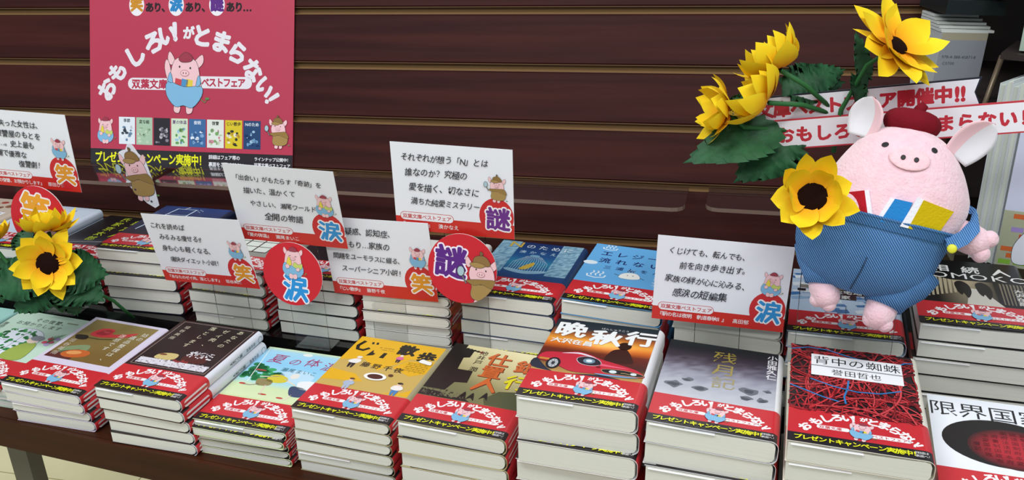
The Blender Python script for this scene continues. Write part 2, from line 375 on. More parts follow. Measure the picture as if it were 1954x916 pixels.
def shell_mesh(name, T, o0, o1, rows, cols, x0=0):      # rows: list of (v0, v1), cols(row, seg, nseg) -> colour
    b = MB(); A0, A1 = path(T, o0), path(T, o1); n = len(A0)
    for ri, (v0, v1) in enumerate(rows):
        for i in range(n-1):
            c = cols(ri, i, n-1)
            vs = [(A0[i][0], v0, A0[i][1]), (A0[i+1][0], v0, A0[i+1][1]), (A0[i+1][0], v1, A0[i+1][1]), (A0[i][0], v1, A0[i][1]),
                  (A1[i][0], v0, A1[i][1]), (A1[i+1][0], v0, A1[i+1][1]), (A1[i+1][0], v1, A1[i+1][1]), (A1[i][0], v1, A1[i][1])]
            fs = [(0, 1, 2, 3), (4, 7, 6, 5), (0, 4, 5, 1), (3, 2, 6, 7)]
            if i == 0: fs.append((0, 3, 7, 4))
            if i == n-2: fs.append((1, 5, 6, 2))
            b.add(vs, fs, c)
    return b.mesh(name, covm)
CACHE = {}
def cached(k, fn):
    if k not in CACHE: CACHE[k] = fn()
    return CACHE[k]
def band_print():
    A = Art(); A.up(); fair_art(A); A.up()
    pig(A, 51.5, 12, 24, 'stand', -8, fl=1, wave=True); 
    A.text('プレゼントキャンペーン実施中！', 4.5, 6.2, 6.6, YEL, .026, .9, 0, 1.0)
    A.text('詳細は', 89.3, 8.2, 3.4, '#e8e4e4', .0, .92); A.text('裏面へ！', 89.3, 4.4, 3.2, '#e8e4e4', .0, .9)
    b = MB(); b.v = A.v; b.f = A.f; b.c = A.c; b.sm = [False]*len(A.f); return b.mesh('band_print', ink())
def spine_print(T):
    A = Art()
    h = min(T*.62, 8); A.rrect(4, T/2-h/2, 42, T/2+h/2, h*.45, '#f4efef'); A.up()
    for i, c in enumerate('双葉文庫ベストフェア'): A.ch(c, 39.6-3.6*i, T/2, min(3.6, h*.8), '#9a2a45', .03, -90)
    # local (s, z) -> spine face: x = BW, y = s, z = z
    b = MB(); b.v = [(BW+.45+z, s, w_) for s, w_, z in A.v]; b.f = A.f; b.c = A.c; b.sm = [False]*len(A.f); return b.mesh('spine_print', ink())
def link(name, me, parent):
    o = bpy.data.objects.new(name, me); C.objects.link(o); o.parent = parent; return o
ORD = ['top', 'second', 'third', 'fourth', 'fifth', 'sixth', 'seventh', 'eighth']
def book_matrix(a, bb, c, yaw, tu, tv):
    y, u, v = (math.radians(q) for q in (yaw, tu, tv))
    U = Vector((math.cos(y), math.sin(y), u)).normalized(); V = Vector((-math.sin(y), math.cos(y), v)); N = U.cross(V).normalized(); V = N.cross(U)
    return frame(P(a, bb, c), U, V, N)
def stack(key, pose, base, n, T, cover, art, what, where, group, lips=(), spine=None, slip=True, dx=None, lead=None, back=None, fringe=True, title=None):
    a, bb, ctop, yaw, tu, tv = pose; rnd = random.Random(key); n = n
    T = (ctop-base)/n; Tm = T*.99-.4
    covme = shell_mesh('cover', Tm, 0, .3, [(0, BH)], lambda r, i, n_: spine if (spine and 2 <= i <= n_-3) else (cover if i < n_/2 else (back or cover)))
    bandme = cached(('b', round(Tm, 1)), lambda: shell_mesh('paper_band', Tm, .32, .5, [(.5, 12.3), (12.3, 46)], lambda r, i, n_: BLACK if (r == 0 and i < 5) else RED))
    top_pages = cached(('p', round(Tm, 1), 1), lambda: block_mesh(Tm, 1.9)); pages = cached(('p', round(Tm, 1), 0), lambda: block_mesh(Tm, .35))
    bp = cached('bp', band_print); sp = cached(('s', round(Tm, 1)), lambda: spine_print(Tm))
    for k in range(n):                      # k = 0 is the top copy
        fr = 1-k/(n-1)*1.0
        if k == 0: aa, b2, yy = a, bb, yaw
        else:
            aa = a+rnd.uniform(-1.8, 1.8)+(dx(k) if dx else 0); b2 = bb+rnd.uniform(-.6, 1.4)-(3.2 if k in lips else 0); yy = yaw+rnd.uniform(-.9, .9)
        c0 = base+T*(n-1-k)
        M = book_matrix(aa, b2, c0 if k < n-1 else base+.3, yy, tu*fr**1.3, tv*fr**1.3)
        r = empty('paperback_book', M)
        lab = (what+', top of its stack '+where) if k == 0 else '%s paperback in the stack under the %s' % (ORD[k]+' from top' if k < n-1 else 'lowest', SHORT[key])
        tag(r, lab, 'book', group)
        link('page_block', top_pages if k == 0 else pages, r); link('cover', covme, r)
        bo = link('paper_band', bandme, r)
        if k == 0 or k in lips or key in ('F1', 'F2', 'F3', 'F4', 'S1', 'S2', 'S3'):
            p = link('band_print', bp, bo); p.location = (0, 0, (Tm+.52)/1000)
            s_ = link('spine_print', sp, bo)
        if k == 0 and art:
            A = Art(); art(A); p = A.build('cover_print', r); p.location = (0, 0, (Tm+.31)/1000)
        if title:
            link('spine_title', cached(('t', key), lambda: spine_title(Tm, title)), r)
        if slip and (k == 0 or rnd.random() < .25):
            q = MB(); q.box(3, 52+rnd.uniform(-6, 6), -1.1, 20, Tm-2.6, Tm-2.2); q.build('paper_slip', mat('white_slip', '#f0f0f2', .6), r)
def spine_title(T, tt):
    A = Art()
    for i, c in enumerate(tt[0]): A.ch(c, 104-4.7*i, T/2, min(T*.45, 4.8), '#2c2c34', .02, -90)
    for i, c in enumerate(tt[1]): A.ch(c, 130-4.5*i, T/2, min(T*.42, 4.2), '#2c2c34', .01, -90)
    A.ell(142, T/2, 3.6, 3.6, '#6a6a72'); A.up(); A.ell(142, T/2, 3.1, 3.1, '#e6e8ee')
    b = MB(); b.v = [(BW+.35+z, s, w_) for s, w_, z in A.v]; b.f = A.f; b.c = A.c; b.sm = [False]*len(A.f); return b.mesh('spine_title', ink())

# ------------------------------------------------------------------ cover artwork (mm on the 103 x 148 cover, origin at the near fore-edge corner)
def mix(c0, c1, t):
    a, b_ = lin(c0), lin(c1); t = max(0, min(1, t)); return tuple(a[i]*(1-t)+b_[i]*t for i in range(3))+(1.,)
def ramp(stops):
    def f(v):
        for (v0, c0), (v1, c1) in zip(stops, stops[1:]):
            if v <= v1: return mix(c0, c1, (v-v0)/(v1-v0))
        return mix(stops[-1][1], stops[-1][1], 0)
    return f
def squig(rnd, n=9, x=None):
    x0, y0 = rnd.uniform(-6, 104), rnd.uniform(40, 150); a = rnd.uniform(0, 6.28); k = rnd.uniform(-.016, .016); p = []
    for i in range(n+5):
        p.append((min(98.4, max(0, x0)), min(147.8, max(44, y0)))); x0 += 7*math.cos(a); y0 += 7*math.sin(a); a += k*7*1.6; k += rnd.uniform(-.004, .004)
    q = [p[0]]
    for t in p[1:]:
        if abs(t[0]-q[-1][0])+abs(t[1]-q[-1][1]) > 1: q.append(t)
        if t[0] in (0, 98.4) or t[1] in (44, 147.8): break
    return q
def art_F9(A):
    A.rect(0, 44, 98, 148, '#221618'); A.up(); r = random.Random(5)
    for L in range(7):
        for k in range(26):
            q = squig(r)
            if len(q) > 2:
                c = ('#8e1f26', '#b3272c', '#c8343a', '#6b171f', '#d0454a')[r.randrange(5)]; w_ = r.uniform(.7, 1.7)
                A.line(q, w_+.5, '#3a0f13'); 
                A.up(); A.line(q, w_, c); A.z -= 1
        A.up(2)
    for q in ([(0, 138), (14, 144), (30, 143), (46, 136), (60, 132)], [(0, 79), (14, 72), (26, 66), (38, 62)], [(16, 92), (34, 84), (52, 80), (70, 82), (86, 90)], [(46, 96), (45, 84), (42, 70), (43, 60)], [(84, 128), (92, 136), (98, 137)]):
        A.line(q, 1.5, '#2f79b8')
    A.up(); A.rect(16.6, 98.7, 89, 133.2, '#eeeef0'); A.up(); A.rect(16.6, 113.6, 89, 115.2, '#8c8c90')
    A.text('背中の蜘蛛', 53, 124, 14, '#1c1a1c', .0, 1, al='c'); A.text('誉田哲也', 52.5, 106.4, 10, '#1c1a1c', .0, 1, al='c')
def art_F7(A):
    r = ramp([(0, '#c09a5a'), (.14, '#9c6a34'), (.2, '#3c1c18'), (.42, '#6a2414'), (.52, '#d86a1c'), (.6, '#f0a23c'), (.72, '#a85a24'), (.84, '#2a333a'), (1, '#1d2a33')])
    def f(u, v):
        c = r(v); g = math.exp(-((u-.55)/.22)**2-((v-.58)/.08)**2); return tuple(min(1, c[i]+g*(.5, .3, .1)[i]) for i in range(3))+(1,)
    A.grid(0, 44, 98, 148, 14, 26, f); A.up()
    A.blob([(0, 66), (0, 50), (30, 46), (60, 50), (80, 46), (50, 44.5), (20, 46)], '#23283a'); A.up()
    A.blob([(62, 94), (68, 100), (75, 101), (79, 95), (82, 88), (84, 76), (60, 76)], '#3a1710'); A.ell(72.5, 107, 6.2, 7.5, '#2c120c'); A.up()
    A.blob([(1, 70), (6, 79), (22, 82), (34, 86), (46, 83), (58, 77), (74, 72), (90, 66), (98, 58), (96, 54), (80, 52), (56, 51), (36, 50), (24, 56), (14, 62), (3, 64)], '#c3263a', '#3c0d14', .8); A.up()
    A.blob([(20, 80), (34, 84.5), (45, 82), (52, 78), (44, 80), (34, 82)], '#e2d6e2'); A.blob([(36, 76), (48, 74), (58, 70), (70, 68), (84, 66), (60, 66), (44, 68)], '#e8607a')
    A.blob([(36, 74), (44, 79), (54, 76), (58, 68), (50, 64), (40, 66)], '#26202c', '#d8c8d0', 1.2); A.up(); A.ell(47, 71.5, 5.4, 4.6, '#6e8ca0'); A.up(); A.ell(47, 71.5, 2.8, 2.4, '#dfe8ee')
    A.ell(17, 60, 6.4, 10.4, '#17151a'); A.up(); A.ell(17, 60, 4.2, 7.6, '#b9bcc0'); A.up(); A.ell(17, 60, 1.6, 3, '#3a3a40')
    for k in range(8): A.line([(17, 60), (17+4*math.cos(k*.785), 60+7*math.sin(k*.785))], .5, '#5a5a62')
    A.up(); A.blob([(62, 60), (80, 62), (97, 58), (94, 54.5), (76, 54), (64, 55)], '#1c1c20', '#d9c690', .8); A.up(); A.ell(71, 57.6, 3.4, 2.6, '#d8e4e8'); A.ell(89, 57.6, 2.8, 2.2, '#d8e4e8')
    A.line([(78, 57), (82, 57.4), (86, 56.4)], .7, '#c9b26a'); A.ell(57, 63, 2.2, 1.4, '#7a1a20'); A.rect(3, 64, 12, 67.5, '#c9873a')
    A.up(); A.blob([(56, 51), (76, 52), (94, 52.5), (84, 50), (66, 49)], '#6fa0c4')
    A.ch('晩', 18, 127, 31, '#f2f2f0', .035); A.ch('秋', 53, 118, 30, '#f2f2f0', .035); A.ch('行', 84.5, 124, 29, '#f2f2f0', .035)
    A.text('大沢在昌', 4, 103.5, 9.8, '#f0eee8', .03, 1.02, -2); A.text('ばんしゅうこう', 45, 136, 4, '#d8d8d8', 0, .95)
def person(A, x, y, h, top, bot, hair='#2c2422', lean=0):
    A.blob([(x-.14*h, y+.42*h), (x-.1*h, y+.02*h), (x-.02*h, y+.02*h), (x, y+.3*h), (x+.05*h, y), (x+.13*h, y+.02*h), (x+.13*h, y+.42*h)], bot); A.up()
    A.blob([(x-.15*h+lean, y+.72*h), (x-.26*h, y+.5*h), (x-.14*h, y+.38*h), (x+.14*h, y+.38*h), (x+.27*h, y+.52*h), (x+.14*h+lean, y+.72*h)], top); A.up()
    A.ell(x+lean, y+.84*h, .11*h, .13*h, '#e9c3a8'); A.up(); A.ell(x+lean, y+.9*h, .13*h, .08*h, hair, n=10)
def art_F5(A):
    A.rect(0, 44, 98, 148, '#c9a95a'); A.up()
    A.poly([(0, 96), (0, 148), (98, 148), (98, 122), (72, 116), (48, 86), (24, 104)], '#e3ae1a'); A.poly([(0, 78), (0, 56), (44, 62), (30, 74)], '#e3ae1a')
    A.poly([(70, 112), (98, 118), (98, 94), (84, 84), (60, 96)], '#e3ae1a'); A.poly([(70, 48), (98, 48), (98, 62), (90, 54)], '#e3ae1a'); A.up()
    A.line([(9, 139), (5.5, 128), (8, 121), (15, 120), (20, 126)], 4.2, '#1f1c12'); A.line([(18, 139), (19.5, 134.5)], 2.6, '#1f1c12'); A.line([(23, 139.5), (24.5, 135)], 2.6, '#1f1c12')
    A.poly([(26, 124), (23, 110), (30, 113), (31, 117), (28, 118)], '#1f1c12'); A.poly([(39, 121), (43, 121), (43, 110), (38, 110)], '#1f1c12')
    A.ch('散', 61, 133, 21, '#1f1c12', .055); A.ch('歩', 85.5, 125.5, 20, '#1f1c12', .055)
    A.text('JII SANPO', 30, 130.5, 3.2, '#1f1c12', .0, 1.1); A.text('FUJINO CHIYA', 33, 126.5, 2.2, '#1f1c12')
    for i, c in enumerate('藤野千夜'): A.ch(c, 31.5+12.5*i, 93.5-.4*i, 10, '#1f1c12', .02)
    person(A, 17, 84, 24, '#ece9e4', '#26242a', '#e4e4e0', 2); person(A, 60, 106, 16, '#d8679a', '#2f2c3a', '#e9e3dc'); person(A, 32, 44, 22, '#a9b6cc', '#a9b6cc', '#5a3626'); person(A, 82, 47, 24, '#efe6e2', '#4b80b8', '#35241e')
    A.up(); A.ell(52, 73.5, 12, 7, '#f3f0ec'); A.up(); A.ell(52, 73.5, 8.4, 4.6, '#4c2016'); A.ell(66, 80, 2.6, 2.4, '#5b3524')
    A.blob([(82, 113), (84, 119), (90, 117), (95, 116), (96, 110), (88, 111)], '#f0eeea', '#4a4440', .4)
    for k in range(5):
        A.line([(72, 109-3.6*k), (95, 108-3.6*k)], .35, '#7a6420')
        for i in range(4): A.line([(74+6*i+(k % 2)*3, 109-3.6*k), (74+6*i+(k % 2)*3, 105.6-3.6*k)], .3, '#7a6420')
def art_F8(A):
    r = ramp([(0, '#c3c4cb'), (.25, '#b5b6c0'), (.42, '#9a9aa8'), (.6, '#5c5866'), (.74, '#33323c'), (.86, '#1f242a'), (1, '#1c2426')])
    rr = random.Random(3); ns = [[rr.uniform(-.12, .12) for _ in range(20)] for _ in range(30)]
    def f(u, v):
        i, j = min(19, int(u*19)), min(29, int(v*29)); c = r(v+ns[j][i]*.5*(v < .75)); return c
    A.grid(0, 44, 98, 148, 18, 28, f); A.up()
    for x, y, s in ((14, 66, 9), (36, 65, 7), (76, 72, 9), (88, 60, 6), (74, 60, 6), (24, 76, 5), (91, 76, 4)):
        A.blob([(x+s*math.cos(t)*rr.uniform(.6, 1.2), y+s*.8*math.sin(t)*rr.uniform(.5, 1.1)) for t in [k*.7 for k in range(9)]], '#6d7078')
        A.up(); A.blob([(x+s*.6*math.cos(t)*rr.uniform(.5, 1.2), y-1+s*.45*math.sin(t)*rr.uniform(.5, 1.1)) for t in [k*.7 for k in range(9)]], '#4c5058'); A.z -= 1
    A.up(2)
    for i, c in enumerate('残月記'): A.ch(c, 52+2*i*.6, 126-23.5*i, 22, ('#9a8a3c', '#a3944e', '#a59a6c')[i], .0)
    for i, c in enumerate('小田雅久仁'): A.ch(c, 93, 139-9.2*i, 9, '#e6e6e8', .02)
def art_F6(A):
    r = ramp([(0, '#6a6a48'), (.3, '#7d7a52'), (.45, '#a59a6c'), (.65, '#c8bc8c'), (.85, '#dccf9e'), (1, '#e8dcb2')])
    A.grid(0, 44, 98, 148, 10, 16, lambda u, v: r(v*.8+u*.3-.06)); A.up()
    A.poly([(0, 60), (0, 148), (14, 148), (14, 140), (24, 138), (24, 124), (18, 122), (20, 100), (36, 100), (38, 78), (26, 76), (22, 60)], '#1a1714')
    A.poly([(0, 58), (20, 56), (26, 50), (44, 52), (52, 47), (0, 47)], '#211d18'); A.poly([(62, 56), (72, 72), (98, 78), (98, 46), (66, 47)], '#4f5136'); A.up()
    rr = random.Random(2)
    for k in range(60): x = rr.uniform(2, 46); A.ell(x, rr.uniform(48, 60), rr.uniform(.4, 1.3), rr.uniform(.6, 2), ('#5c5240', '#6f6450', '#2c2620')[k % 3], n=6)
    for x, y in ((42, 54), (62, 58), (50, 54)): A.blob([(x, y+9), (x-2, y+4), (x-4, y-4), (x, y), (x+4, y-4), (x+2, y+5)], '#14110f')
    for i in range(5): A.ell(16+4*i, 140-.8*i, 2.2, 1.8, '#17130f' if i < 4 else '#7c2420', n=8)
    for i, c in enumerate('池井戸潤'): A.ch(c, 35, 136-9.4*i-(4 if i == 3 else 0), 9, '#1c1814', .01)
    def gch(c, x, y, h):
        A.ch(c, x+.7, y-.7, h, '#5a1f10', .03)
        A.up(); A.ch(c, x, y, h, '#c9622c', .02)
    gch('仕', 54, 128, 25); gch('置', 54, 104, 24); gch('人', 56, 80, 26); gch('銀', 85, 122, 25); A.z += 0
    A.ch('行', 85, 91, 27, '#7a2a10', .03); A.up(); A.ch('行', 84.5, 91.5, 27, '#d9d020', .02)
def art_F4(A):
    r = ramp([(0, '#d9e6b8'), (.28, '#cfe3b0'), (.3, '#bfe0c8'), (.34, '#a9dcec'), (.7, '#8fcdf0'), (.95, '#a9d8ee'), (1, '#d8e6b4')])
    A.grid(0, 44, 98, 148, 2, 16, lambda u, v: r(v)); A.up()
    rr = random.Random(8)
    for k in range(46):
        x = rr.uniform(0, 40); y = rr.uniform(80, 112-x*.3); A.ell(x+4, y, rr.uniform(3, 6), rr.uniform(2.5, 5), ('#1f7a48', '#2c8f54', '#3fa868', '#17663c')[k % 4], n=9)
    A.rect(0, 44, 98, 49, '#cfe0a8'); A.ell(62, 96, 20, 13, '#bfe0f4'); A.up(); A.line([(3, 146), (15, 76)], .8, '#f2f6ee'); A.line([(0, 142), (98, 142)], .3, '#cfe3d0')
    A.ell(17, 100, 7, 1.6, '#a8443a'); A.ell(52, 141, 6, 3, '#eef2ea')
    A.blob([(34, 92), (42, 96), (54, 92), (56, 84), (46, 80), (34, 82)], '#d9c83e'); A.blob([(24, 84), (40, 84), (42, 74), (28, 72)], '#93855a'); A.ell(60, 97, 5, 5.4, '#e8e4da')
    A.line([(24, 88), (34, 90), (44, 93)], 1.6, '#e6d8c0'); A.line([(52, 90), (62, 84), (70, 80)], 1.6, '#e6d8c0'); A.line([(30, 74), (22, 70), (14, 70)], 1.8, '#a39a8a'); A.line([(38, 74), (40, 62), (42, 56)], 1.8, '#e0d2bc'); A.ell(12, 71, 4, 1.6, '#c4463a'); A.ell(44, 57, 5, 1.4, '#c4463a'); A.up()
    A.blob([(70, 88), (84, 92), (92, 86), (88, 76), (74, 76)], '#eef0f2'); A.blob([(66, 78), (84, 76), (86, 62), (72, 62)], '#3b4a6c'); A.ell(92, 96, 5, 5, '#eae2d8'); A.line([(74, 64), (72, 54), (66, 52)], 1.8, '#e8dcc8'); A.ell(65, 55, 4, 1.4, '#c4463a'); A.up()
    for c, x, y, h in (('夏', 24, 126, 20), ('の', 46, 124, 15), ('体', 66, 127, 18), ('温', 88, 124, 18)): A.ch(c, x, y, h, '#a83a6a', -.008, skew=.15)
    A.text('瀬尾まいこ', 38, 107, 8, '#3c6c7c', .0, 1.08, -1)
def art_F3(A):
    A.rect(0, 44, 98, 148, '#35201f'); A.up(); A.rect(4.5, 50, 95, 145, '#b9a8a0'); A.up(); A.rect(5, 50.5, 94.5, 144.5, '#211414'); A.up()
    rr = random.Random(4)
    A.rect(8, 53, 92, 64, '#d8d4dc'); A.up()
    for k in range(120): A.ell(rr.uniform(8, 92), rr.uniform(52.5, 65), rr.uniform(.5, 1.5), rr.uniform(.5, 1.2), ('#f2f0f4', '#b4aab4', '#8b7d88')[k % 3], n=7)
    A.blob([(22, 66), (26, 76), (44, 78), (46, 68), (36, 64)], '#cdb878'); A.blob([(54, 68), (56, 80), (74, 82), (82, 74), (78, 66)], '#4c1e18'); A.up()
    for k in range(50): A.ell(rr.uniform(54, 84), rr.uniform(76, 88), rr.uniform(.6, 2), rr.uniform(.5, 1.6), ('#ece8ec', '#cfc8cf')[k % 2], n=7)
    for k in range(6): A.ell(48+3*k, 66+rr.uniform(-2, 2), 2, 2, '#8e2c2c', n=8)
    A.ell(28, 74, 5, 2, '#7a4a2c', n=10)
    for k, (t, x, y) in enumerate((('あなたの', 82, 138), ('ゼイ肉、', 64, 136), ('落とします', 46, 138))):
        for i, c in enumerate(t): A.ch(c, x-1.6*i, y-10*i-(i % 2), 8.4, '#d9d0b0', .0, rr.uniform(-8, 8))
    for i, c in enumerate('垣谷美雨'): A.ch(c, 16-.6*i, 133-8.4*i, 7, '#c9bda8', .0)
def art_F2(A):
    A.rect(0, 44, 98, 148, '#d9cfe2'); A.up()
    r = ramp([(0, '#7a5f30'), (.4, '#86703c'), (1, '#93824c')]); A.grid(5.5, 57, 93, 143, 10, 10, lambda u, v: r(v-.3*u)); A.up()
    A.poly([(5.5, 57), (40, 57), (36, 80), (5.5, 66)], '#5b2c2a'); A.blob([(18, 82), (40, 90), (44, 76), (26, 66), (12, 72)], '#7f9068'); A.up()
    A.ell(37, 70, 17, 8.5, '#c4622c', 12); A.up(); A.ell(34, 71.5, 9, 4, '#e09a5a', 12)
    A.blob([(22, 112), (28, 126), (44, 128), (48, 118), (62, 122), (76, 128), (70, 118), (54, 112), (36, 108)], '#c8383e'); A.up(); A.blob([(28, 114), (34, 124), (44, 124), (42, 114)], '#a32a34'); A.ell(38, 122, 5, 3, '#e05a5e')
    A.blob([(8, 106), (22, 108), (26, 100), (14, 98)], '#2c2620'); A.line([(22, 104), (40, 104), (56, 108)], 1.5, '#3a3c28')
    A.up(); rr = random.Random(1)
    for t, x, y in (('姑の', 86, 127), ('遺品整理は、', 76, 118), ('迷惑です', 62, 118)):
        for i, c in enumerate(t): A.ch(c, x, y-9.6*i, 8.6, '#e4dece', .0, rr.uniform(-5, 5))
    for i, c in enumerate('垣谷美雨'): A.ch(c, 13, 94-9.4*i, 8.4, '#cfc3b0', .0)
def art_F1(A):
    A.rect(0, 44, 98, 148, '#c3ddc9'); A.up()
    A.text('その復讐、', 34, 133, 8.8, '#2a3a34', .01, 1.1, -1); A.text('お預かりします', 15, 122, 8.8, '#2a3a34', .01, 1.08, -1); A.rect(78, 134, 94, 137, '#8f9c84')
    A.blob([(20, 48), (20, 90), (30, 108), (50, 112), (68, 106), (76, 90), (74, 48)], '#e3e8f2', '#8c90a4', 1.6); A.up(); A.line([(48, 48), (48, 111)], .9, '#8c90a4'); A.line([(20, 82), (75, 82)], .9, '#8c90a4')
    A.up(); rr = random.Random(6)
    for k in range(70): A.ell(rr.uniform(18, 74), rr.uniform(60, 108), rr.uniform(2, 4), rr.uniform(1.6, 3.4), ('#2f8a48', '#3f9a54', '#23703a')[k % 3], n=7)
    A.up()
    for k in range(26): A.ell(rr.uniform(20, 72), rr.uniform(62, 106), .9, .9, '#eef2e2', n=5)
    A.blob([(54, 52), (58, 76), (70, 86), (80, 80), (84, 52), (70, 46)], '#9db04e', '#4a5430', .6); A.blob([(10, 44.5), (14, 66), (30, 72), (40, 50), (30, 44.5)], '#9db04e', '#4a5430', .6); A.up(); A.ell(68, 91, 8, 8, '#f0d6c6'); A.up(); A.ell(70, 95, 9, 5.6, '#8a8f98'); A.ell(14, 76, 7, 8, '#e6b898'); A.ell(13, 81, 8, 5, '#b06a4a')
    for x, y, c in ((86, 98, '#c8405a'), (92, 92, '#b84c6a'), (94, 100, '#a98ac4'), (90, 86, '#b49ccc'), (84, 90, '#d8506a')): A.ell(x, y, 3.6, 3.2, c, n=9)
    for k in range(5): A.line([(88, 88), (96-3*k, 112-2*k)], .8, '#3f8a4a')
    A.text('原田ひ香', 5, 118, 7, '#2a3a34', .0, .95, vert=True)
def art_F10(A):
    A.rect(0, 44, 98, 148, '#eceef4'); A.up()
    for i, c in enumerate('限界国家'): A.ch(c, 11+22.6*i, 129, 23, '#1c1c20', -.004)
    A.ell(51, 87, 44, 32, '#17100f', n=40); A.up(); rr = random.Random(7)
    for k in range(9): A.ell(61, 81, 36-k*2.2, 27-k*1.9, mix('#17100f', '#b3202c', (k+1)/9), n=30); A.up()
    for i in range(9):
        for j in range(8):
            x, y = 32+7*i, 102-6.4*j
            if ((x-61)/31)**2+((y-81)/23)**2 < 1: A.ch('国府記本文書法令政制変義'[rr.randrange(12)], x, y, 5.4, '#571018', .0)
def art_S6(A):
    r = ramp([(0, '#24406a'), (.2, '#1d4a7c'), (.45, '#2b7a9c'), (.6, '#1b4f84'), (1, '#152a5c')])
    A.grid(0, 44, 98, 148, 2, 16, lambda u, v: r(v)); A.up(); rr = random.Random(9)
    for x0, x1 in ((0, 24), (74, 98)):
        A.grid(x0, 60, x1, 148, 8, 30, lambda u, v: mix('#4f7f9c', '#9cc0d0', rr.random()))
    A.up(); A.blob([(28, 66), (50, 60), (72, 66), (72, 72), (50, 68), (28, 72)], '#7fa6bc'); A.up()
    for k in range(15): t = (k-7)/7; A.line([(50+21*t, 68), (50+20*t, 96-6*t*t), (50+8*t, 108)], .35, '#c3d8e2')
    A.ell(50, 110, 6, 3, '#6f9cb8'); A.blob([(42, 72), (46, 82), (54, 92), (56, 84), (50, 72)], '#c3a23a'); A.up()
    A.ch('N', 20, 139, 21, '#c9a542', .01, sx=1.1)
    for i, c in enumerate('のために'): A.ch(c, 38+15*i, 136-.5*i, 12, '#e4ecf2', -.006)
    for i, c in enumerate('湊かなえ'): A.ch(c, 33+12*i, 119, 8.4, '#b9d4e4', -.01)
def art_S7(A):
    A.rect(0, 44, 98, 148, '#66ace0'); A.up()
    for t, x, y, h, s in (('エレジーは', 18, 123, 14, 17.6), ('流れない', 20, 104, 13.6, 19), ('三浦しをん', 27, 87, 8.8, 13.6)):
        for i, c in enumerate(t): A.ch(c, x+s*i*.98, y, h, '#1f2f66', .02)
    def onsen(x, y, s):
        A.line([(x-s, y+.2*s), (x-.9*s, y-.35*s), (x, y-.6*s), (x+.9*s, y-.35*s), (x+s, y+.2*s)], s*.2, '#e3eff8')
        for d in (-.5, 0, .5): A.line([(x+d*s, y-.1*s), (x+(d-.15)*s, y+.3*s), (x+(d+.15)*s, y+.7*s), (x+d*s, y+1.1*s)], s*.17, '#e3eff8')
    onsen(20, 64, 10); onsen(18, 138, 8); A.ell(6, 95, 8, 5, '#dfe8ee', n=14)
    A.blob([(44, 66), (46, 76), (54, 80), (62, 78), (66, 68), (56, 64)], '#f2f0ea', '#3a4456', .6); A.up(); A.ell(52, 73, .7, .9, '#2c2c34', n=6); A.ell(58, 73, .7, .9, '#2c2c34', n=6)
    A.line([(44, 70), (38, 73)], .8, '#3a4456'); A.line([(66, 70), (71, 67)], .8, '#3a4456')
    for d in (0, 3, 6): A.line([(51+d, 81), (50+d, 84), (52+d, 87)], .8, '#6a3a2c')
    for i, c in enumerate('まんじゅう'): A.ch(c, 82, 86-7.4*i, 6, '#dceaf4', .0)
def art_S9(A):
    A.rect(0, 44, 98, 148, '#b9cbe0'); A.up(); rr = random.Random(12)
    for k in range(60):
        x, y = rr.uniform(-2, 90), rr.uniform(44, 140); w_, h_ = rr.uniform(8, 18), rr.uniform(3, 8)
        q = [(max(0, min(98, x+a)), min(147.9, y+b_)) for a, b_ in ((0, 0), (w_, h_*.5), (w_*.8, h_*1.6), (-w_*.2, h_))]
        A.poly(q, ('#2f6aa4', '#3f78b0', '#dfe7ef', '#8fb0d0', '#e8edf2')[k % 5]); A.up()
        if A.z > 8: A.z = 2
    A.z = 9
    A.rect(20, 90, 78, 102, '#17151a'); A.rect(42, 79, 62, 90, '#17151a'); A.rect(6, 92, 14, 98, '#17151a'); A.rect(8, 100, 98, 108, '#8a8478'); A.up()
    A.text('ない住宅地の', 22, 96, 9, '#ecebe6', .02, 1.02); A.ch('家', 52, 84.5, 9, '#ecebe6', .02); A.line([(52, 47), (52, 62)], .6, '#3a4456')
def art_S10(A):
    A.rect(0, 44, 98, 148, '#0e0d0f'); A.up()
    A.grid(14, 44.5, 72, 100, 8, 8, lambda u, v: mix('#17140f', '#b9a888', max(0, 1-abs(u-.6)*2.2)*(.35+.65*v))); A.up()
    A.poly([(44, 45), (50, 82), (60, 82), (76, 45)], '#cfc9bc')
    for k in range(9): A.poly([(8+4*k, 56+2*k), (10+4*k, 56+2*k), (12+4*k, 108-1.5*k), (9+4*k, 110-1.5*k)], '#b5a88a'); A.poly([(76+3*k, 52), (77+3*k, 52), (79+3*k, 98), (77.5+3*k, 100)], '#7d7360')
    A.up(); 
    for x in (44, 62): A.blob([(x-6, 92), (x, 98), (x+6, 90), (x+7, 74), (x+3, 60), (x, 70), (x-2, 66), (x-5, 74)], '#1c1410')
    A.up()
    for i, c in enumerate('相続人'): A.ch(c, 29+27*i, 127-.6*i, 17, '#eceae6', .02)
    for i, c in enumerate('TOMOKO'): A.ch(c, 9+17.6*i, 110.5, 18.5, '#eceae6', -.004, sx=1.15)
    for i, c in enumerate('大沢在昌'): A.ch(c, 92, 84-9*i, 8.4, '#dcdad6', .02)
def art_S2(A):
    r = ramp([(0, '#1c2430'), (.6, '#1a2a50'), (1, '#1c3a78')]); A.grid(0, 44, 98, 148, 2, 10, lambda u, v: r(v)); A.up()
    A.line([(24, 140), (12, 62)], 1.7, '#cfe0f0'); A.line([(52, 140), (46, 62)], 1.7, '#cfe0f0'); A.line([(24, 139), (54, 139.4)], 1, '#cfe0f0'); A.line([(18, 118), (50, 119)], .8, '#9cb4d4'); A.line([(38, 147), (34, 139)], 1.4, '#e8eef4')
    for k in range(5): A.ell(57+3*(k % 3), 140-2*k, .8, .8, '#dfe8f0', n=6)
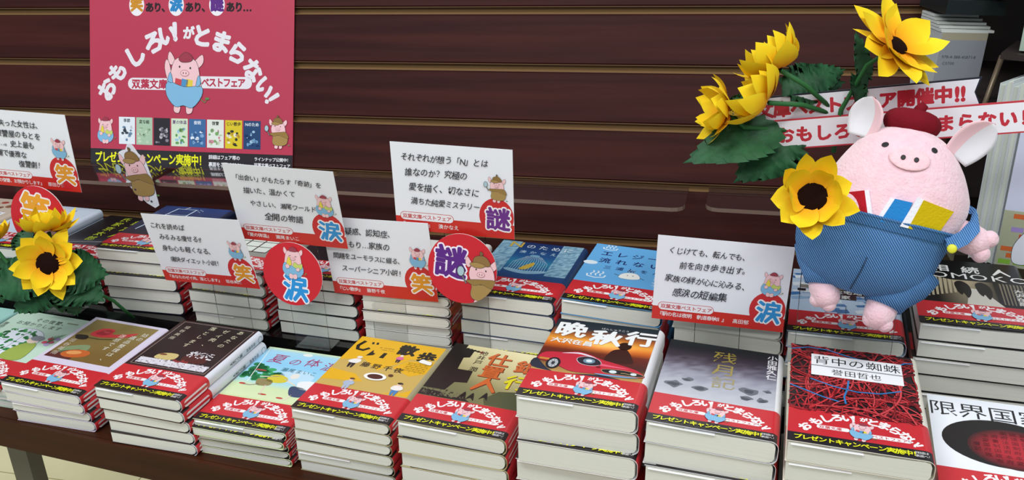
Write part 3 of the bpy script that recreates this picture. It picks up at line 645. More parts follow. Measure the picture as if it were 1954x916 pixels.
def art_S3(A):
    A.rect(0, 44, 98, 148, '#94998f'); A.up(); A.rect(10, 58, 70, 120, '#3a2c28'); A.up()
    for i in range(3):
        for j in range(4): A.rect(12+19.5*i, 60+15*j, 29.5+19.5*i, 73.4+15*j, '#dfe6dc')
def art_S1(A):
    r = ramp([(0, '#54565c'), (.18, '#33353a'), (.3, '#141214'), (1, '#0d0b0d')]); A.grid(0, 44, 98, 148, 2, 8, lambda u, v: r(v)); A.up()
    for i, c in enumerate('鑑定人'): A.ch(c, 62, 128-22*i, 17, '#bccc2e', -.006)
    for i, c in enumerate('氏家京太郎'): A.ch(c, 36, 136-17*i, 15, '#bccc2e', -.006)
    A.line([(2, 56), (90, 64)], .5, '#8c8e94'); A.line([(4, 50), (60, 60)], .9, '#b5b8bc')
def art_S0(A):
    A.rect(0, 44, 98, 148, '#cdd8e6'); A.up(); A.text('千', 44, 118, 9, '#39404c'); A.line([(20, 100), (52, 84), (90, 88)], 1.2, '#eef2f6'); A.text('小夜', 60, 134, 6, '#39404c')
def art_SA(A):
    A.rect(0, 44, 98, 148, '#c9b8a6'); A.up(); rr = random.Random(15)
    for k in range(30): A.ell(rr.uniform(8, 90), rr.uniform(52, 140), rr.uniform(3, 8), rr.uniform(3, 7), ('#8a5a44', '#e3d6c6', '#a9483e', '#6f8aa0', '#ded0c4')[k % 5], n=9)
    A.up(2); A.rect(60, 58, 90, 100, '#eef0f4'); A.up(); A.text('旅猫物語', 82, 98, 8, '#2c3440', .01, vert=True)
def art_F0(A): A.rect(0, 44, 98, 148, '#9fd2c9')

FR, BR_ = -532, -488
SHORT = dict(F0='pale teal cover at far left', F1='mint green cover', F2='lavender bordered flower cover', F3='dark brown lace and cake cover', F4='pale blue running-children cover',
 F5='yellow walking-figures cover', F6='olive cover with orange lettering', F7='red sports car cover', F8='grey misty-rocks cover', F9='tangled red yarn cover', F10='white cover with black and red oval',
 SA='crowd-illustration cover', S0='pale blue-white cover behind left sunflowers', S1='black cover with yellow-green lettering', S2='navy cover with white line drawing',
 S3='grey-green window-lattice cover', S4='plain black cover', S5='white cover behind the purple disc', S6='blue birdcage cover', S7='sky blue steam-bun cover',
 S8='pale cover behind the rightmost card', S9='housing estate cover below the plush pig', S10='black corridor-silhouettes cover')
GF, GB = 'paperback stacks in the front row', 'paperback stacks in the back row'
ST = [
 ('F0', (-985, 728, -499, -5, 0, 0), FR, 4, '#9fd2c9', art_F0, 'pale teal paperback', 'at the far left end of the front row', GF, ()),
 ('F1', (-866, 712, -499, -3.2, -2.4, 1.8), FR, 4, '#c3ddc9', art_F1, 'mint green paperback with garden window drawing', 'below the sunflower leaves', GF, ()),
 ('F2', (-741, 688, -484, -4.0, -2.2, 1.0), FR, 4, '#d9cfe2', art_F2, 'lavender bordered paperback with red flower still life', 'at front left', GF, ()),
 ('F3', (-610, 672, -466.5, -4, -1.4, 0), FR, 5, '#35201f', art_F3, 'dark brown paperback with lace and cake photo', 'in the front row', GF, (4,)),
 ('F4', (-502, 671, -492, -3.2, -1.2, .4), FR, 5, '#dbe5b6', art_F4, 'pale blue paperback with running children drawing', 'in the front row', GF, (1,)),
 ('F5', (-388, 662, -460.6, -5.1, -1.2, -.6), FR, 6, '#a39a78', art_F5, 'yellow paperback with walking figures drawing', 'in the front row', GF, ()),
 ('F6', (-275.4, 645.6, -451.2, -4.6, -1.9, -.1), FR, 5, '#c8bc8c', art_F6, 'olive paperback with orange lettering and dark buildings', 'in the front row', GF, (1,)),
 ('F7', (-161.7, 631.6, -403.8, -3.8, -.8, -1.1), FR, 6, '#ece6e2', art_F7, 'paperback with red sports car at sunset', 'in the front row', GF, (2,)),
 ('F8', (-53.4, 620.7, -409, -3.9, -2.5, -1.9), FR, 6, '#d3d3d6', art_F8, 'grey paperback with misty rocks and gold lettering', 'in the front row', GF, (2,)),
 ('F9', (54.2, 601.8, -401.2, -3.8, -1.2, 1.1), FR, 7, '#e3dccb', art_F9, 'paperback with tangled red yarn photo', 'in the front row', GF, ()),
 ('F10', (164, 590.4, -434.2, -5.4, 0, 1.3), FR, 6, '#eceef4', art_F10, 'white paperback with black and red oval', 'at the lower right corner', GF, ()),
 ('SA', (-1078, 905, -420, -4.5, 0, 0), BR_, 5, '#c9b8a6', art_SA, 'paperback with warm crowd illustration', 'at far left of the back row', GB, ()),
 ('S0', (-966, 893, -422, -4.5, 0, 0), BR_, 5, '#cdd8e6', art_S0, 'pale blue-white paperback', 'behind the left sunflowers', GB, ()),
 ('S1', (-852, 886, -430, -4.5, 0, 0), BR_, 5, '#141214', art_S1, 'black paperback with yellow-green vertical lettering', 'in the back row', GB, (1,)),
 ('S2', (-738.6, 869.1, -403.5, -1, -.7, -.4), BR_, 5, '#16223c', art_S2, 'navy paperback with white line drawing', 'in the back row', GB, (2,)),
 ('S3', (-610, 858, -417, -5, 0, 0), BR_, 5, '#94998f', art_S3, 'grey-green paperback with window lattice', 'in the back row', GB, (2, 3)),
 ('S4', (-494, 847, -412, -5, 0, 0), BR_, 5, '#17161a', None, 'plain black paperback', 'behind the blue-lettered red disc', GB, ()),
 ('S5', (-381, 832.4, -418, -3, 0, .7), BR_, 6, '#e6e2dc', None, 'white paperback', 'half hidden behind the purple-lettered red disc', GB, (2,)),
 ('S6', (-266, 823, -406.2, -4.6, -1, -.4), BR_, 5, '#24406a', art_S6, 'blue paperback with birdcage and granite panels', 'in the back row', GB, (4,)),
 ('S7', (-156.5, 812, -400.5, -6.1, -1.7, .1), BR_, 5, '#66ace0', art_S7, 'sky blue paperback with steam bun drawing', 'in the back row', GB, ()),
 ('S8', (-44, 799, -399.3, -5.4, -1, 0), BR_, 5, '#d8d4cc', None, 'pale paperback', 'hidden behind the rightmost handwritten card', GB, ()),
 ('S9', (62.4, 786.5, -405.1, -5, .6, -.5), BR_, 5, '#b9cbe0', art_S9, 'blue and white paperback with housing estate drawing', 'below the plush pig', GB, ()),
 ('S10', (172.7, 777.7, -382, -4.5, 0, 0), BR_, 6, '#0e0d0f', art_S10, 'black paperback with corridor silhouettes', 'at back row right end', GB, ()),
]
for s in ST:
    kw = {}
    if s[0] == 'F3': kw = dict(spine='#dfe2ea', title=('あなたのゼイ肉、落とします', '')) ; kw['title'] = ('落とします', '垣谷美雨')
    if s[0] in ('F7', 'F8'): kw = dict(spine='#e6e6e8')
    if s[0] == 'F1': kw = dict(dx=lambda k: 3.5*k+6)
    if s[0] == 'F2': kw = dict(dx=lambda k: 3.5*k)
    if s[0] == 'F3': kw['dx'] = lambda k: 2.5*k
    if s[0] == 'S2': kw = dict(dx=lambda k: 1.5*k)
    if s[0] == 'F4': kw = dict(dx=lambda k: .5*k)
    stack(s[0], s[1], s[2], s[3], None, s[4], s[5], s[6], s[7], s[8], lips=s[9], **kw)

# ------------------------------------------------------------------ ledges of clear plastic on the slatwall
ac = acrylic('clear_acrylic'); ace = mat('frosted_acrylic_edge', '#7d685c', .5, .2)
led = acrylic('smoky_clear_ledge', (.93, .92, .92, 1), .5)
for k, (x0, x1) in enumerate(((-1010, -783), (-765, -755+232), (-512, -287), (-266, -44), (-20, 204))):
    if k == 0: x0, x1 = -1000, -764
    if k == 1: x0, x1 = -746, -518
    e = empty('plastic_ledge', frame(P(x0, 1088, -370), (1, -.03, 0), (.03, 1, 0), (0, 0, 1)))
    tag(e, ('clear plastic wall ledge under the left edge of the poster', 'clear plastic wall ledge under the right half of the poster', 'clear plastic wall ledge between poster and tallest handwritten card',
            'clear plastic wall ledge above the blue paperbacks', 'clear plastic wall ledge left of the plush pig')[k], 'ledge', 'clear ledges on the slatwall')
    L = x1-x0; r = 14; pl = [(0, 0), (L, 0), (L, -78+r)]+[(L-r+r*math.cos(math.radians(t)), -78+r-r*math.sin(math.radians(t))) for t in (30, 60, 90)]+[(r-r*math.sin(math.radians(t)), -78+r-r*math.cos(math.radians(t))) for t in (0, 30, 60, 90)]
    b = MB(); b.prism(pl, -4.5, 0); b.build('shelf_plate', led, e)
    rim = [p for p in pl[2:]]
    b = MB(); n = len(rim)
    for i in range(n-1):
        (xa, ya), (xb, yb) = rim[i], rim[i+1]; dx, dy = xb-xa, yb-ya; l = math.hypot(dx, dy); nx, ny = dy/l*-.25, dx/l*.25
        b.add([(xa+nx, ya-.25, -4.2), (xb+nx, yb-.25, -4.2), (xb+nx, yb-.25, .6), (xa+nx, ya-.25, .6)], [(0, 1, 2, 3)])
    b.build('front_rim', ace, e)

# ------------------------------------------------------------------ handwritten cards, discs and their clear stands
white = mat('white_card_stock', '#e9eaf0', .45, .4)
redc = mat('red_card_stock', '#c9242f', .3, .5)
acs = acrylic('clear_stand_acrylic', (.985, .99, .99, 1), .4)
JIT = {}
def card(M, o, w_, h_, lines, title, author, badge, bcol, kind, label, tx=None):
    e = empty('message_card', frame(P(*o), *[tuple(M[r][c] for r in range(3)) for c in range(3)]))
    tag(e, label, 'card', 'handwritten cards on clear stands')
    b = MB(); b.box(-w_/2, w_/2, 0, .45, -h_/2, h_/2); b.build('card_sheet', white, e)
    A = Art(); W_, H_ = w_/2, h_/2; s = h_/90
    A.rect(-W_, -H_, W_, -H_+14.5*s, '#cb2a22'); A.up()
    A.rrect(-W_+5, -H_+10.5*s, -W_+59*s, -H_+19.5*s, 4.4*s, '#c42a2c'); A.up(); A.rrect(-W_+5.5, -H_+11*s, -W_+58.5*s, -H_+19*s, 4*s, '#ece8ec'); A.up()
    A.text('双葉文庫ベストフェア', -W_+7.5, -H_+15*s, 5.1*s, '#c42a2c', .02, .97)
    t = '『'+title+'』'; hh = 5.2*s; A.text(t, -W_+5, -H_+6.6*s, hh, '#f0e8e8', .015, .92)
    ax = -W_+5+len(t)*hh*.92+5; A.text(author, ax, -H_+6.6*s, hh, '#f0e8e8', .01, 1.0)
    A.ell(W_-17*s, -H_+22*s, 18*s if False else 16.8*s, 19*s, '#c9262b', n=28); A.up()
    A.rect(W_, -H_, W_+.01, -H_+1, '#c9262b')
    A.outlined(badge, W_-15.5*s, -H_+20*s, 24*s, bcol, '#f2eeee', 1.5*s, .032, -2); A.up()
    pig(A, W_-17*s, -H_+37*s, 25*s, kind, -4)
    r = random.Random(title); n = len(lines); y0 = H_-14*s
    for i, (ind, t, hs) in enumerate(lines):
        A.text(t, -W_+(ind)*s, y0-i*(58*s/n)*1.02, hs*s*1.0, '#26262c', .008, .96, r.uniform(-1.5, .2), .92, .16, jit=.045, rnd=r)
    a_ = A.build('card_print', e, None, ink(), True); a_.location.y = -.00006
    return e
CARDS = {
 'C2': ((-552.8, 807.6, -373), (123., 88.9), [[.9972, .0683, -.0296], [-.0728, .978, -.1954], [.0156, .197, .9803]]),
 'C3': ((-441.1, 803.0, -313.9), (121.6, 95.0), [[.9993, .0095, .0372], [-.0003, .9711, -.2386], [-.0384, .2384, .9704]]),
 'C4': ((-351.9, 823.1, -376.1), (122.1, 93.6), [[.9978, .0632, -.0198], [-.0649, .9927, -.1016], [.0132, .1026, .9946]]),
 'C5': ((-263.7, 814.8, -292.7), (125.0, 95.0), [[.9993, .0258, .0285], [-.024, .9978, -.0625], [-.0301, .0618, .9976]]),
 'C6': ((.1, 773.9, -356.5), (119.7, 85.9), [[.9986, -.0161, .0506], [.0174, .9995, -.0249], [-.0501, .0257, .9984]]),
 'C1': ((-773.0, 836.2, -274.6), (120.3, 92.5), [[.998, -.0253, .0579], [.0289, .9976, -.0625], [-.0562, .0641, .9964]])}
TXT = {
 'C1': ([(10, '仕事も失った女性は、', 8.6), (10, 'この復讐屋のもとを', 9), (12, '訪ね…。史上最も', 8.4), (14, '華麗で優雅な', 8.4), (46, '復讐劇！', 8.8)], 'その復讐、お預かりします', '原田ひ香', '笑', '#e0952a', 'stand', 'white handwritten card with orange badge at the far left, above the sunflowers'),
 'C2': ([(7, 'これを読めば', 8.4), (14, 'みるみる痩せる!?', 8.2), (12, '身も心も軽くなる、', 8.6), (18, '痛快ダイエット小説！', 7.6)], 'あなたのゼイ肉、落とします', '垣谷美雨', '笑', '#e0952a', 'stand', 'white handwritten card with orange badge, the second card from the left'),
 'C3': ([(8, '「出会い」がもたらす「奇跡」を', 7), (16, '描いた、温かくて', 7.8), (20, 'やさしい、瀬尾ワールド', 7.2), (32, '全開の物語', 9.4)], '夏の体温', '瀬尾まいこ', '涙', '#2a8fd0', 'cry', 'white handwritten card with blue badge above the red disc, left of centre'),
 'C4': ([(2, '老人の疑惑、認知症、', 8.8), (4, 'ひきこもり…家族の', 8.6), (7, '問題をユーモラスに綴る、', 7.4), (14, 'スーパーシニア小説！', 8.0)], 'じい散歩', '藤野千夜', '笑', '#e0952a', 'stand', 'white handwritten card with orange badge, tucked between the two red discs'),
 'C5': ([(10, 'それぞれが想う「N」とは', 8.2), (13, '誰なのか？究極の', 8.8), (16, '愛を描く、切なさに', 8.8), (17, '満ちた純愛ミステリー', 7.8)], 'Nのために', '湊かなえ', '謎', '#6a2a86', 'detective', 'white handwritten card with purple badge, tallest card at centre'),
 'C6': ([(11, 'くじけても、転んでも、', 7.8), (22, '前を向き歩き出す。', 8.4), (10, '家族の絆が心に沁みる、', 8.2), (18, '感涙の短編集', 9.8)], '駅の名は夜明　軌道春秋Ⅱ', '髙田郁', '涙', '#2a8fd0', 'cry', 'white handwritten card with blue badge, the rightmost card beside the plush pig')}
for k, (o, (w_, h_), M) in CARDS.items():
    L_, t, a_, bd, bc, kd, lab = TXT[k]; card(M, o, w_, h_, L_, t, a_, bd, bc, kd, lab)
def stand(a, b_, c0, c1, w_, label, lean=0, ledge=True, tabs=True):
    e = empty('clear_card_stand', frame(P(a, b_, c0), (1, -.06, 0), (.06, 1, 0), (0, lean, 1))); tag(e, label, 'stand', 'clear stands of the cards')
    H_ = c1-c0; R_w = w_/2
    pl = [(-R_w, 0), (R_w, 0), (R_w, H_-R_w)]+[(R_w*math.cos(math.radians(t)), H_-R_w+R_w*math.sin(math.radians(t))) for t in range(15, 180, 15)]+[(-R_w, H_-R_w)]
    q = MB(); q.prism(pl, 0, 1.0, axes='xzy'); q.build('upright', acs, e)
    q = MB(); n = len(pl)
    for i in range(2, n-1):
        q.tube([(pl[i][0], .4, pl[i][1]), (pl[i+1][0], .4, pl[i+1][1])], .35, 5)
    q.tube([(R_w, .4, 0), (R_w, .4, H_-R_w)], .3, 5); q.tube([(-R_w, .4, 0), (-R_w, .4, H_-R_w)], .3, 5)
    q.build('polished_edge', acrylic('acrylic_edge', (.8, .82, .8, 1), 1), e)
    q = MB(); q.box(-R_w, R_w, -2, 24, -.0, 1.2); q.build('base', acs, e)
stand(-533, 820, -487.5, -396, 43, 'clear stand holding the second card from the left')
stand(-439, 817, -487.5, -340, 42, 'clear stand behind the blue-lettered red disc')
stand(-350, 831, -487.5, -397, 40, 'clear stand holding the card between the two discs')
stand(-256, 821, -487.5, -306, 44, 'clear stand behind the purple-lettered red disc')
stand(-1, 777, -487.5, -377, 41, 'clear stand holding the rightmost card')
stand(-790, 846, -487.5, -300, 44, 'clear stand behind the left sunflowers')
def disc(o, R_d, ch_, col, kind, label, tilt=0, yaw=0, rx=1.):
    M = frame(P(*o), (1, -.07, 0), (.07, 1, 0), (0, 0, 1)) @ Matrix.Rotation(math.radians(tilt), 4, 'Y') @ Matrix.Rotation(math.radians(-6), 4, 'X')
    e = empty('badge_disc', M); tag(e, label, 'sign', 'round red badge signs')
    pl = [(R_d*rx*math.cos(2*math.pi*k/48), R_d*math.sin(2*math.pi*k/48)) for k in range(48)]
    q = MB(); q.prism(pl, 0, 1.2, '#c9202c', axes='xzy', side='#e8dede'); q.build('disc_plate', ink(), e)
    A = Art(); s = R_d/36
    if kind == 'cry': A.outlined(ch_, 3*s, -16*s, 31*s, col, '#f0ecf0', 1.6*s, .035, -3); A.up(); pig(A, 1*s, -5*s, 35*s, kind, -3)
    elif kind == 'stand': A.outlined(ch_, -4*s, 9*s, 38*s, col, '#f0ecf0', 1.7*s, .035, 0); A.up(); pig(A, 14*s, -30*s, 30*s, kind, 0)
    else:
        A.outlined(ch_, -12*s, 6*s, 34*s, col, '#f0e6f2', 1.7*s, .035, -3); A.up()
        z = A.z; A.z += 1; pig(A, 20*s, -36*s, 50*s, kind, 0)
        for i, (vx, vy, vz) in enumerate(A.v):       # trim the figure at the rim of the disc
            l = math.hypot(vx, vy)
            if l > R_d-.2: A.v[i] = (vx*(R_d-.2)/l, vy*(R_d-.2)/l, vz)
    a_ = A.build('disc_print', e, None, ink(), True); a_.location.y = -.0001
disc((-447, 808, -393), 35.5, '涙', '#2590d4', 'cry', 'round red sign with blue character and weeping pig', 0)
disc((-256, 806, -373), 37, '謎', '#5a2280', 'detective', 'round red sign with purple character and detective pig', 3)
disc((-765, 822, -352), 39, '笑', '#e8a02a', 'stand', 'round red sign with orange character behind the left sunflowers', 8)

# ------------------------------------------------------------------ poster on the slatwall
PM = WALL @ Matrix.Translation((-.897, 1.1475, -.0345))
PO = empty('fair_poster', PM); tag(PO, 'large red book fair poster leaning on the slatwall ledge', 'poster')
q = MB(); q.box(0, 318, -.6, 0, 0, 280)
q.build('poster_sheet', mat('poster_red', '#b53850', .3, .6), PO)
def poster_art(A):
    A.rect(0, .3, 318, 24.5, '#2c2a2e'); A.up()
    A.text('プレゼントキャンペーン実施中！', 7, 12.6, 16.5, '#e8e81e', .03, .98, 0, .74)
    A.text('詳細はフェア帯の', 190, 18, 6.6, '#e6e6ea', .02, .96, 0, .96); A.text('裏面をご覧ください', 190, 8, 6.6, '#e6e6ea', .02, .96, 0, .96)
    A.text('ラインナップ公開中！', 260, 17.5, 5.6, '#e6e6ea', .02, .98); A.text('双葉文庫ベストフェア', 260, 9.5, 5.6, '#e6e6ea', .02, .98)
    for c, x, y, r, h in (('お', 27.5, 109, 58, 27), ('も', 45, 134, 46, 26), ('し', 73, 157, 33, 29), ('ろ', 103, 176, 20, 29), ('い', 125, 186, 10, 28), ('！', 145, 191, 4, 28), ('が', 158.5, 189, 0, 16), ('と', 179, 185, -6, 28), ('ま', 209, 177, -16, 28), ('ら', 234, 162, -30, 28), ('な', 257, 139, -42, 27), ('い', 275, 116, -52, 25), ('！', 290, 95, -60, 25)):
        A.ch(c, x, y, h*1.13, '#e4dfe4', .055, r)
    for x, c, col in ((76.5, '笑', '#c98a2a'), (139, '涙', '#2a80bc'), (202, '謎', '#5c2c80')):
        A.ell(x, 227, 12, 15, '#e8e4e8', n=28); A.up(); A.ch(c, x, 228, 20, col, .06); A.z -= 1
        A.text('あり…' if c == '謎' else 'あり、', x+14, 224, 14, '#2a2024', .05, .92)
    A.rrect(62, 109.5, 160, 126, 8, '#e4dfe4'); A.rrect(150, 113, 256, 129.5, 8, '#e4dfe4'); A.up()
    A.text('双葉文庫', 68, 117.6, 14, '#b53850', .04, 1.02); A.text('ベストフェア', 179, 121.3, 13.4, '#b53850', .04, .9, sx=.92)
    for k in range(8):
        x = 47+28.1*k; y0, y1 = 32-.2*k, 70.5-.1*k
        A.rect(x, y0, x+26, y1, ('#dfe6ec', '#a9c4a8', '#2e2a30', '#d2e2c6', '#3f6a9c', '#dfe3da', '#d8c22e', '#27466e')[k]); A.up(); rr = random.Random(k)
        for j in range(16): A.ell(x+rr.uniform(4, 22), rr.uniform(y0+4, y1-14), rr.uniform(1, 3.4), rr.uniform(1, 3), (('#6f8aa4', '#e8eef4', '#3a4450'), ('#b9d0b4', '#8fb08c', '#c3d6bc'), ('#b9b4bc', '#6a6470', '#8a8490'), ('#5f9a58', '#8fbc7c', '#9cc4dc'), ('#7fa4cc', '#e0e8f0', '#2f5484'), ('#7aa86a', '#c98a94', '#b8c8a4'), ('#3a3a2c', '#e8e2c8', '#b88f2c'), ('#6f9cc0', '#9cc0d8', '#16305c'))[k][j % 3], n=7)
        A.up(); A.text(('季節', '変な絵', '', '夏の体温', '夜明', '復讐', 'じい散歩', 'Nのため')[k], x+(13 if k != 1 else 13), y1-(5 if k != 1 else 6), 5.6, ('#39404c', '#26302a', '#fff', '#6a4a7a', '#e3ebf4', '#39443a', '#26241a', '#dfe8f0')[k], .02, 1, al='c'); A.z -= 2
    A.up(3); pig(A, 25, 32, 36, 'cry'); pig(A, 296, 33, 40, 'detective'); A.z = 6
    pig(A, 150, 78, 84, 'stand', -3, wave=True)
A = Art(); poster_art(A); a_ = A.build('poster_print', PO, None, ink('poster_ink', .24, .5), True)
a_.location.y = -.0007

# ------------------------------------------------------------------ small cut-out clipped on the ledge front
CM = frame(P(-761, 1003, -359), (.99, -.12, .02), (.12, .99, .02), (0, -.02, 1))
CU = empty('cutout_sign', CM); tag(CU, 'small white cut-out sign of a detective pig in front of the poster', 'sign')
pts = [((x-410)/4.58/1.42*.97, (620-y)/4.58/1.3*.99) for x, y in ((370, 355), (400, 353), (430, 368), (470, 430), (532, 478), (565, 640), (580, 860), (530, 886), (450, 850), (340, 760), (258, 690), (275, 640), (290, 560), (252, 510), (252, 430), (300, 410), (335, 405))]
q = MB(); q.prism(pts, 0, .6, axes='xzy'); q.build('cutout_sheet', white, CU)
A = Art(); pig(A, 1, -35, 66, 'detective', 4)
for x, y in ((-18, -14), (-9, -20), (14, -35)): A.blob([(x-1.6, y), (x, y+1.6), (x+2, y+.6), (x+.6, y-1.4)], '#2c3040')
a_ = A.build('cutout_print', CU, None, ink(), True); a_.location.y = -.0001
q = MB(); q.box(-4, 4, .6, 10, -14, -8); q.box(-4, 4, .6, 2, -14, 4); q.build('clip', acs, CU)

# ------------------------------------------------------------------ artificial sunflowers
petalm = ink('silk_petal', .75, .2); leafm = mat('silk_leaf_green', '#2a5f38', .55, .3, noise=((60, 60, 60), '#1b4428', .35, .7), bump=(260, .5)); stemm = mat('stem_green', '#2f6a38', .6, .3)
seedm = mat('seed_head_brown', '#1c0b08', .95, .1, bump=(900, 1.))
def petal_mesh(L, w_, curl, cup, seed):
    r = random.Random(seed); b = MB(); NT, NU = 9, 4; vs = []; cols = []
    tw_ = r.uniform(-.25, .25)
    for i in range(NT+1):
        t = i/NT; ww = w_*(math.sin(math.pi*min(1, (t*.86+.14)))**.75)*(1 if t < .75 else 1-((t-.75)/.25)**2*.55)
        x = L*t*math.cos(curl*t*.8); z = L*.9*t*t*math.sin(curl)
        for j in range(NU+1):
            u = j/NU*2-1; zz = z+cup*ww*(u*u)*.5-.5*abs(math.sin(u*3.3))*(1-t)*1.4+tw_*u*ww*t
            vs.append((x, u*ww, zz)); cols.append(mix('#e98a12', '#f0cb1c', min(1, t*1.5)) if abs(u) < .9 else mix('#eb9a14', '#ecd024', min(1, t*1.7)))
    fs = [(i*(NU+1)+j, (i+1)*(NU+1)+j, (i+1)*(NU+1)+j+1, i*(NU+1)+j+1) for i in range(NT) for j in range(NU)]
    for f in fs: b.add([vs[k] for k in f], [(0, 1, 2, 3)], [cols[k] for k in f], True)
    me = b.mesh('petal', petalm); bm = bmesh.new(); bm.from_mesh(me); bmesh.ops.remove_doubles(bm, verts=bm.verts, dist=1e-6); bm.to_mesh(me); bm.free(); return me
def leaf_mesh(L, w_, seed, bend=.3):
    r = random.Random(seed); b = MB(); N = 22; vs = []
    for i in range(N+1):
        t = i/N; ww = w_*(math.sin(math.pi*t**.7)**.9)*(1+.1*(i % 2)); z = -bend*L*t*t
        x = L*t
        for u in (-1, -.5, 0, .5, 1): vs.append((x+abs(u)*(-4 if i % 2 else 1), u*ww, z+(.18*ww*abs(u))+math.sin(i*1.7+u*3)*.7*abs(u)))
    fs = [(i*5+j, (i+1)*5+j, (i+1)*5+j+1, i*5+j+1) for i in range(N) for j in range(4)]
    b.add(vs, fs, None, True); return b.mesh('leaf', leafm)
PET = {}
def imgdir(x, y, z): return (R_*x+U_*y-F_*z).normalized()      # x right, y up, z towards the viewer
def flower(name_lab, pos, n, R_f, npet, seed, curl=.25, r0=9, grp='artificial sunflowers', lenvar=.12, stem=None, leaves=(), face=True, arc=None, sizes=None):
    r = random.Random(seed); n = Vector(n).normalized(); x = n.orthogonal().normalized(); y = n.cross(x)
    e = empty('artificial_sunflower', frame(P(*pos), x, y, n)); tag(e, name_lab, 'flower', grp)
    for layer, (cnt, cf, sc) in enumerate(((npet, curl, 1.), (int(npet*.7), curl+.35, .82))):
        for k in range(cnt):
            key = (round(R_f), layer, k % 4, seed if k % 4 < 1 else 0)
            if key not in PET: PET[key] = petal_mesh((R_f-r0*.6)*sc*r.uniform(1-lenvar, 1+lenvar*.6), R_f*.262*r.uniform(.85, 1.15), cf+r.uniform(-.12, .25), r.uniform(.1, .5), r.random())
            o = bpy.data.objects.new('petal', PET[key]); C.objects.link(o); o.parent = e
            a = 2*math.pi*(k+.5*layer)/cnt+r.uniform(-.12, .12)
            o.matrix_local = Matrix.Rotation(a, 4, 'Z') @ Matrix.Translation((r0*.6/1000, 0, layer*.0012+r.uniform(0, .0012))) @ Matrix.Rotation(r.uniform(-.25, .2)-layer*.1, 4, 'Y') @ Matrix.Rotation(r.uniform(-.3, .3), 4, 'X')
    q = MB(); rg = []
    for i in range(7):
        ph = math.pi/2*i/6.3; rg.append([(r0*1.18*math.cos(ph)*math.cos(t), r0*1.18*math.cos(ph)*math.sin(t), 1.5+r0*.42*math.sin(ph)) for t in [2*math.pi*k/20 for k in range(20)]])
    q.rings(rg); q.build('seed_head', seedm, e)
    Mi = e.matrix_world.inverted()
    if stem:
        q = MB(); pt = [Mi @ P(*p) for p in stem]; q.tube([tuple(p*1000) for p in pt], 2.1, 8); q.build('stem', stemm, e)
    for (p, d, up, L, w_, bd) in leaves:
        d = Vector(d).normalized(); up = Vector(up); up = (up-d*up.dot(d)).normalized(); yv = up.cross(d)
        o = bpy.data.objects.new('leaf', leaf_mesh(L, w_, L, bd)); C.objects.link(o); o.parent = e; o.matrix_local = Mi @ frame(P(*p), d, yv, up)
    return e
I = imgdir
flower('sunflower facing forward with dark centre, front of the left bunch', (-722.7, 775, -383.9), I(.12, -.05, 1), 42, 11, 1, .1, 11.5,
       stem=[(-722, 779, -385), (-712, 800, -420), (-696, 830, -455), (-690, 850, -487)],
       leaves=(((-735, 782, -400), I(-1, -.25, .1), I(0, .3, 1), 70, 26, .1), ((-722, 786, -402), I(.85, -.5, .1), I(.1, .2, 1), 58, 27, .15), ((-730, 784, -410), I(-.75, -.6, .15), I(0, .2, 1), 56, 24, .1),
               ((-712, 782, -395), I(1, -.1, -.1), I(0, .1, 1), 46, 24, .2), ((-715, 786, -420), I(.3, -1, 0), I(0, .2, 1), 32, 18, .1)))
flower('sunflower seen from the side with upright petals, top of the left bunch', (-733, 797, -354), I(-.05, 1, -.3+.55), 36, 13, 2, .75, 9, stem=[(-733, 797, -356), (-728, 792, -380), (-715, 788, -420)])
flower('sunflower cut by the left edge of the picture', (-806, 790, -372), I(-.5, .8, .4), 34, 11, 3, .6, 9, stem=[(-806, 790, -374), (-780, 788, -410), (-730, 786, -450)],
       leaves=(((-790, 795, -395), I(.4, -.9, .1), I(0, .2, 1), 56, 28, .1), ((-800, 792, -390), I(-.1, -1, .1), I(0, .1, 1), 56, 28, .1), ((-775, 796, -385), I(.25, .9, 0), I(0, .1, 1), 34, 14, .1)))
flower('sunflower at the upper right with petals spread right and down', (127, 788, -143), I(.3, .42, .62), 47, 10, 4, .08, 8, stem=[(130, 793, -142), (108, 797, -160), (92, 805, -200), (90, 812, -240)], lenvar=.22,
       leaves=(((108, 806, -178), I(-.1, .9, .1), I(.6, 0, 1), 46, 11, .1), ((100, 806, -170), I(.2, -1, .1), I(.6, 0, 1), 34, 10, .1)))
flower('upper sunflower of the bunch over the left end of the banner', (38, 790, -163), I(-.55, .8, -.12), 38, 13, 5, .75, 8, stem=[(39, 791, -164), (60, 800, -178), (84, 812, -200)],
       leaves=(((42, 814, -184), I(.95, .12, 0), I(0, .3, 1), 58, 19, .1), ((52, 816, -186), I(1, .45, 0), I(0, .3, 1), 52, 15, .15)))
flower('drooping sunflower in front of the left end of the banner', (30, 782, -188), I(-.8, .5, -.1), 41, 14, 6, .7, 8, stem=[(31, 783, -190), (60, 803, -196), (84, 812, -205)])
flower('leftmost sunflower of the upper bunch beside the banner', (-4, 790, -200), I(-.85, .1, .12), 36, 11, 7, .55, 7, stem=[(1, 790, -203), (12, 792, -214), (60, 812, -222)],
       leaves=(((44, 801, -218), I(-1, -.28, .15), I(0, .55, 1), 90, 22, .12), ((60, 812, -226), I(-.9, -.6, .05), I(0, .5, 1), 70, 24, .1), ((0, 790, -196), I(.6, .5, .2), I(0, .4, 1), 18, 6, .1)))
flower('sunflower with dark centre held by the plush pig', (63.4, 680, -236.2), I(-.25, -.05, .95), 36, 9, 8, .2, 10, lenvar=.3, stem=[(64, 687, -237), (72, 700, -255), (76, 712, -270)])

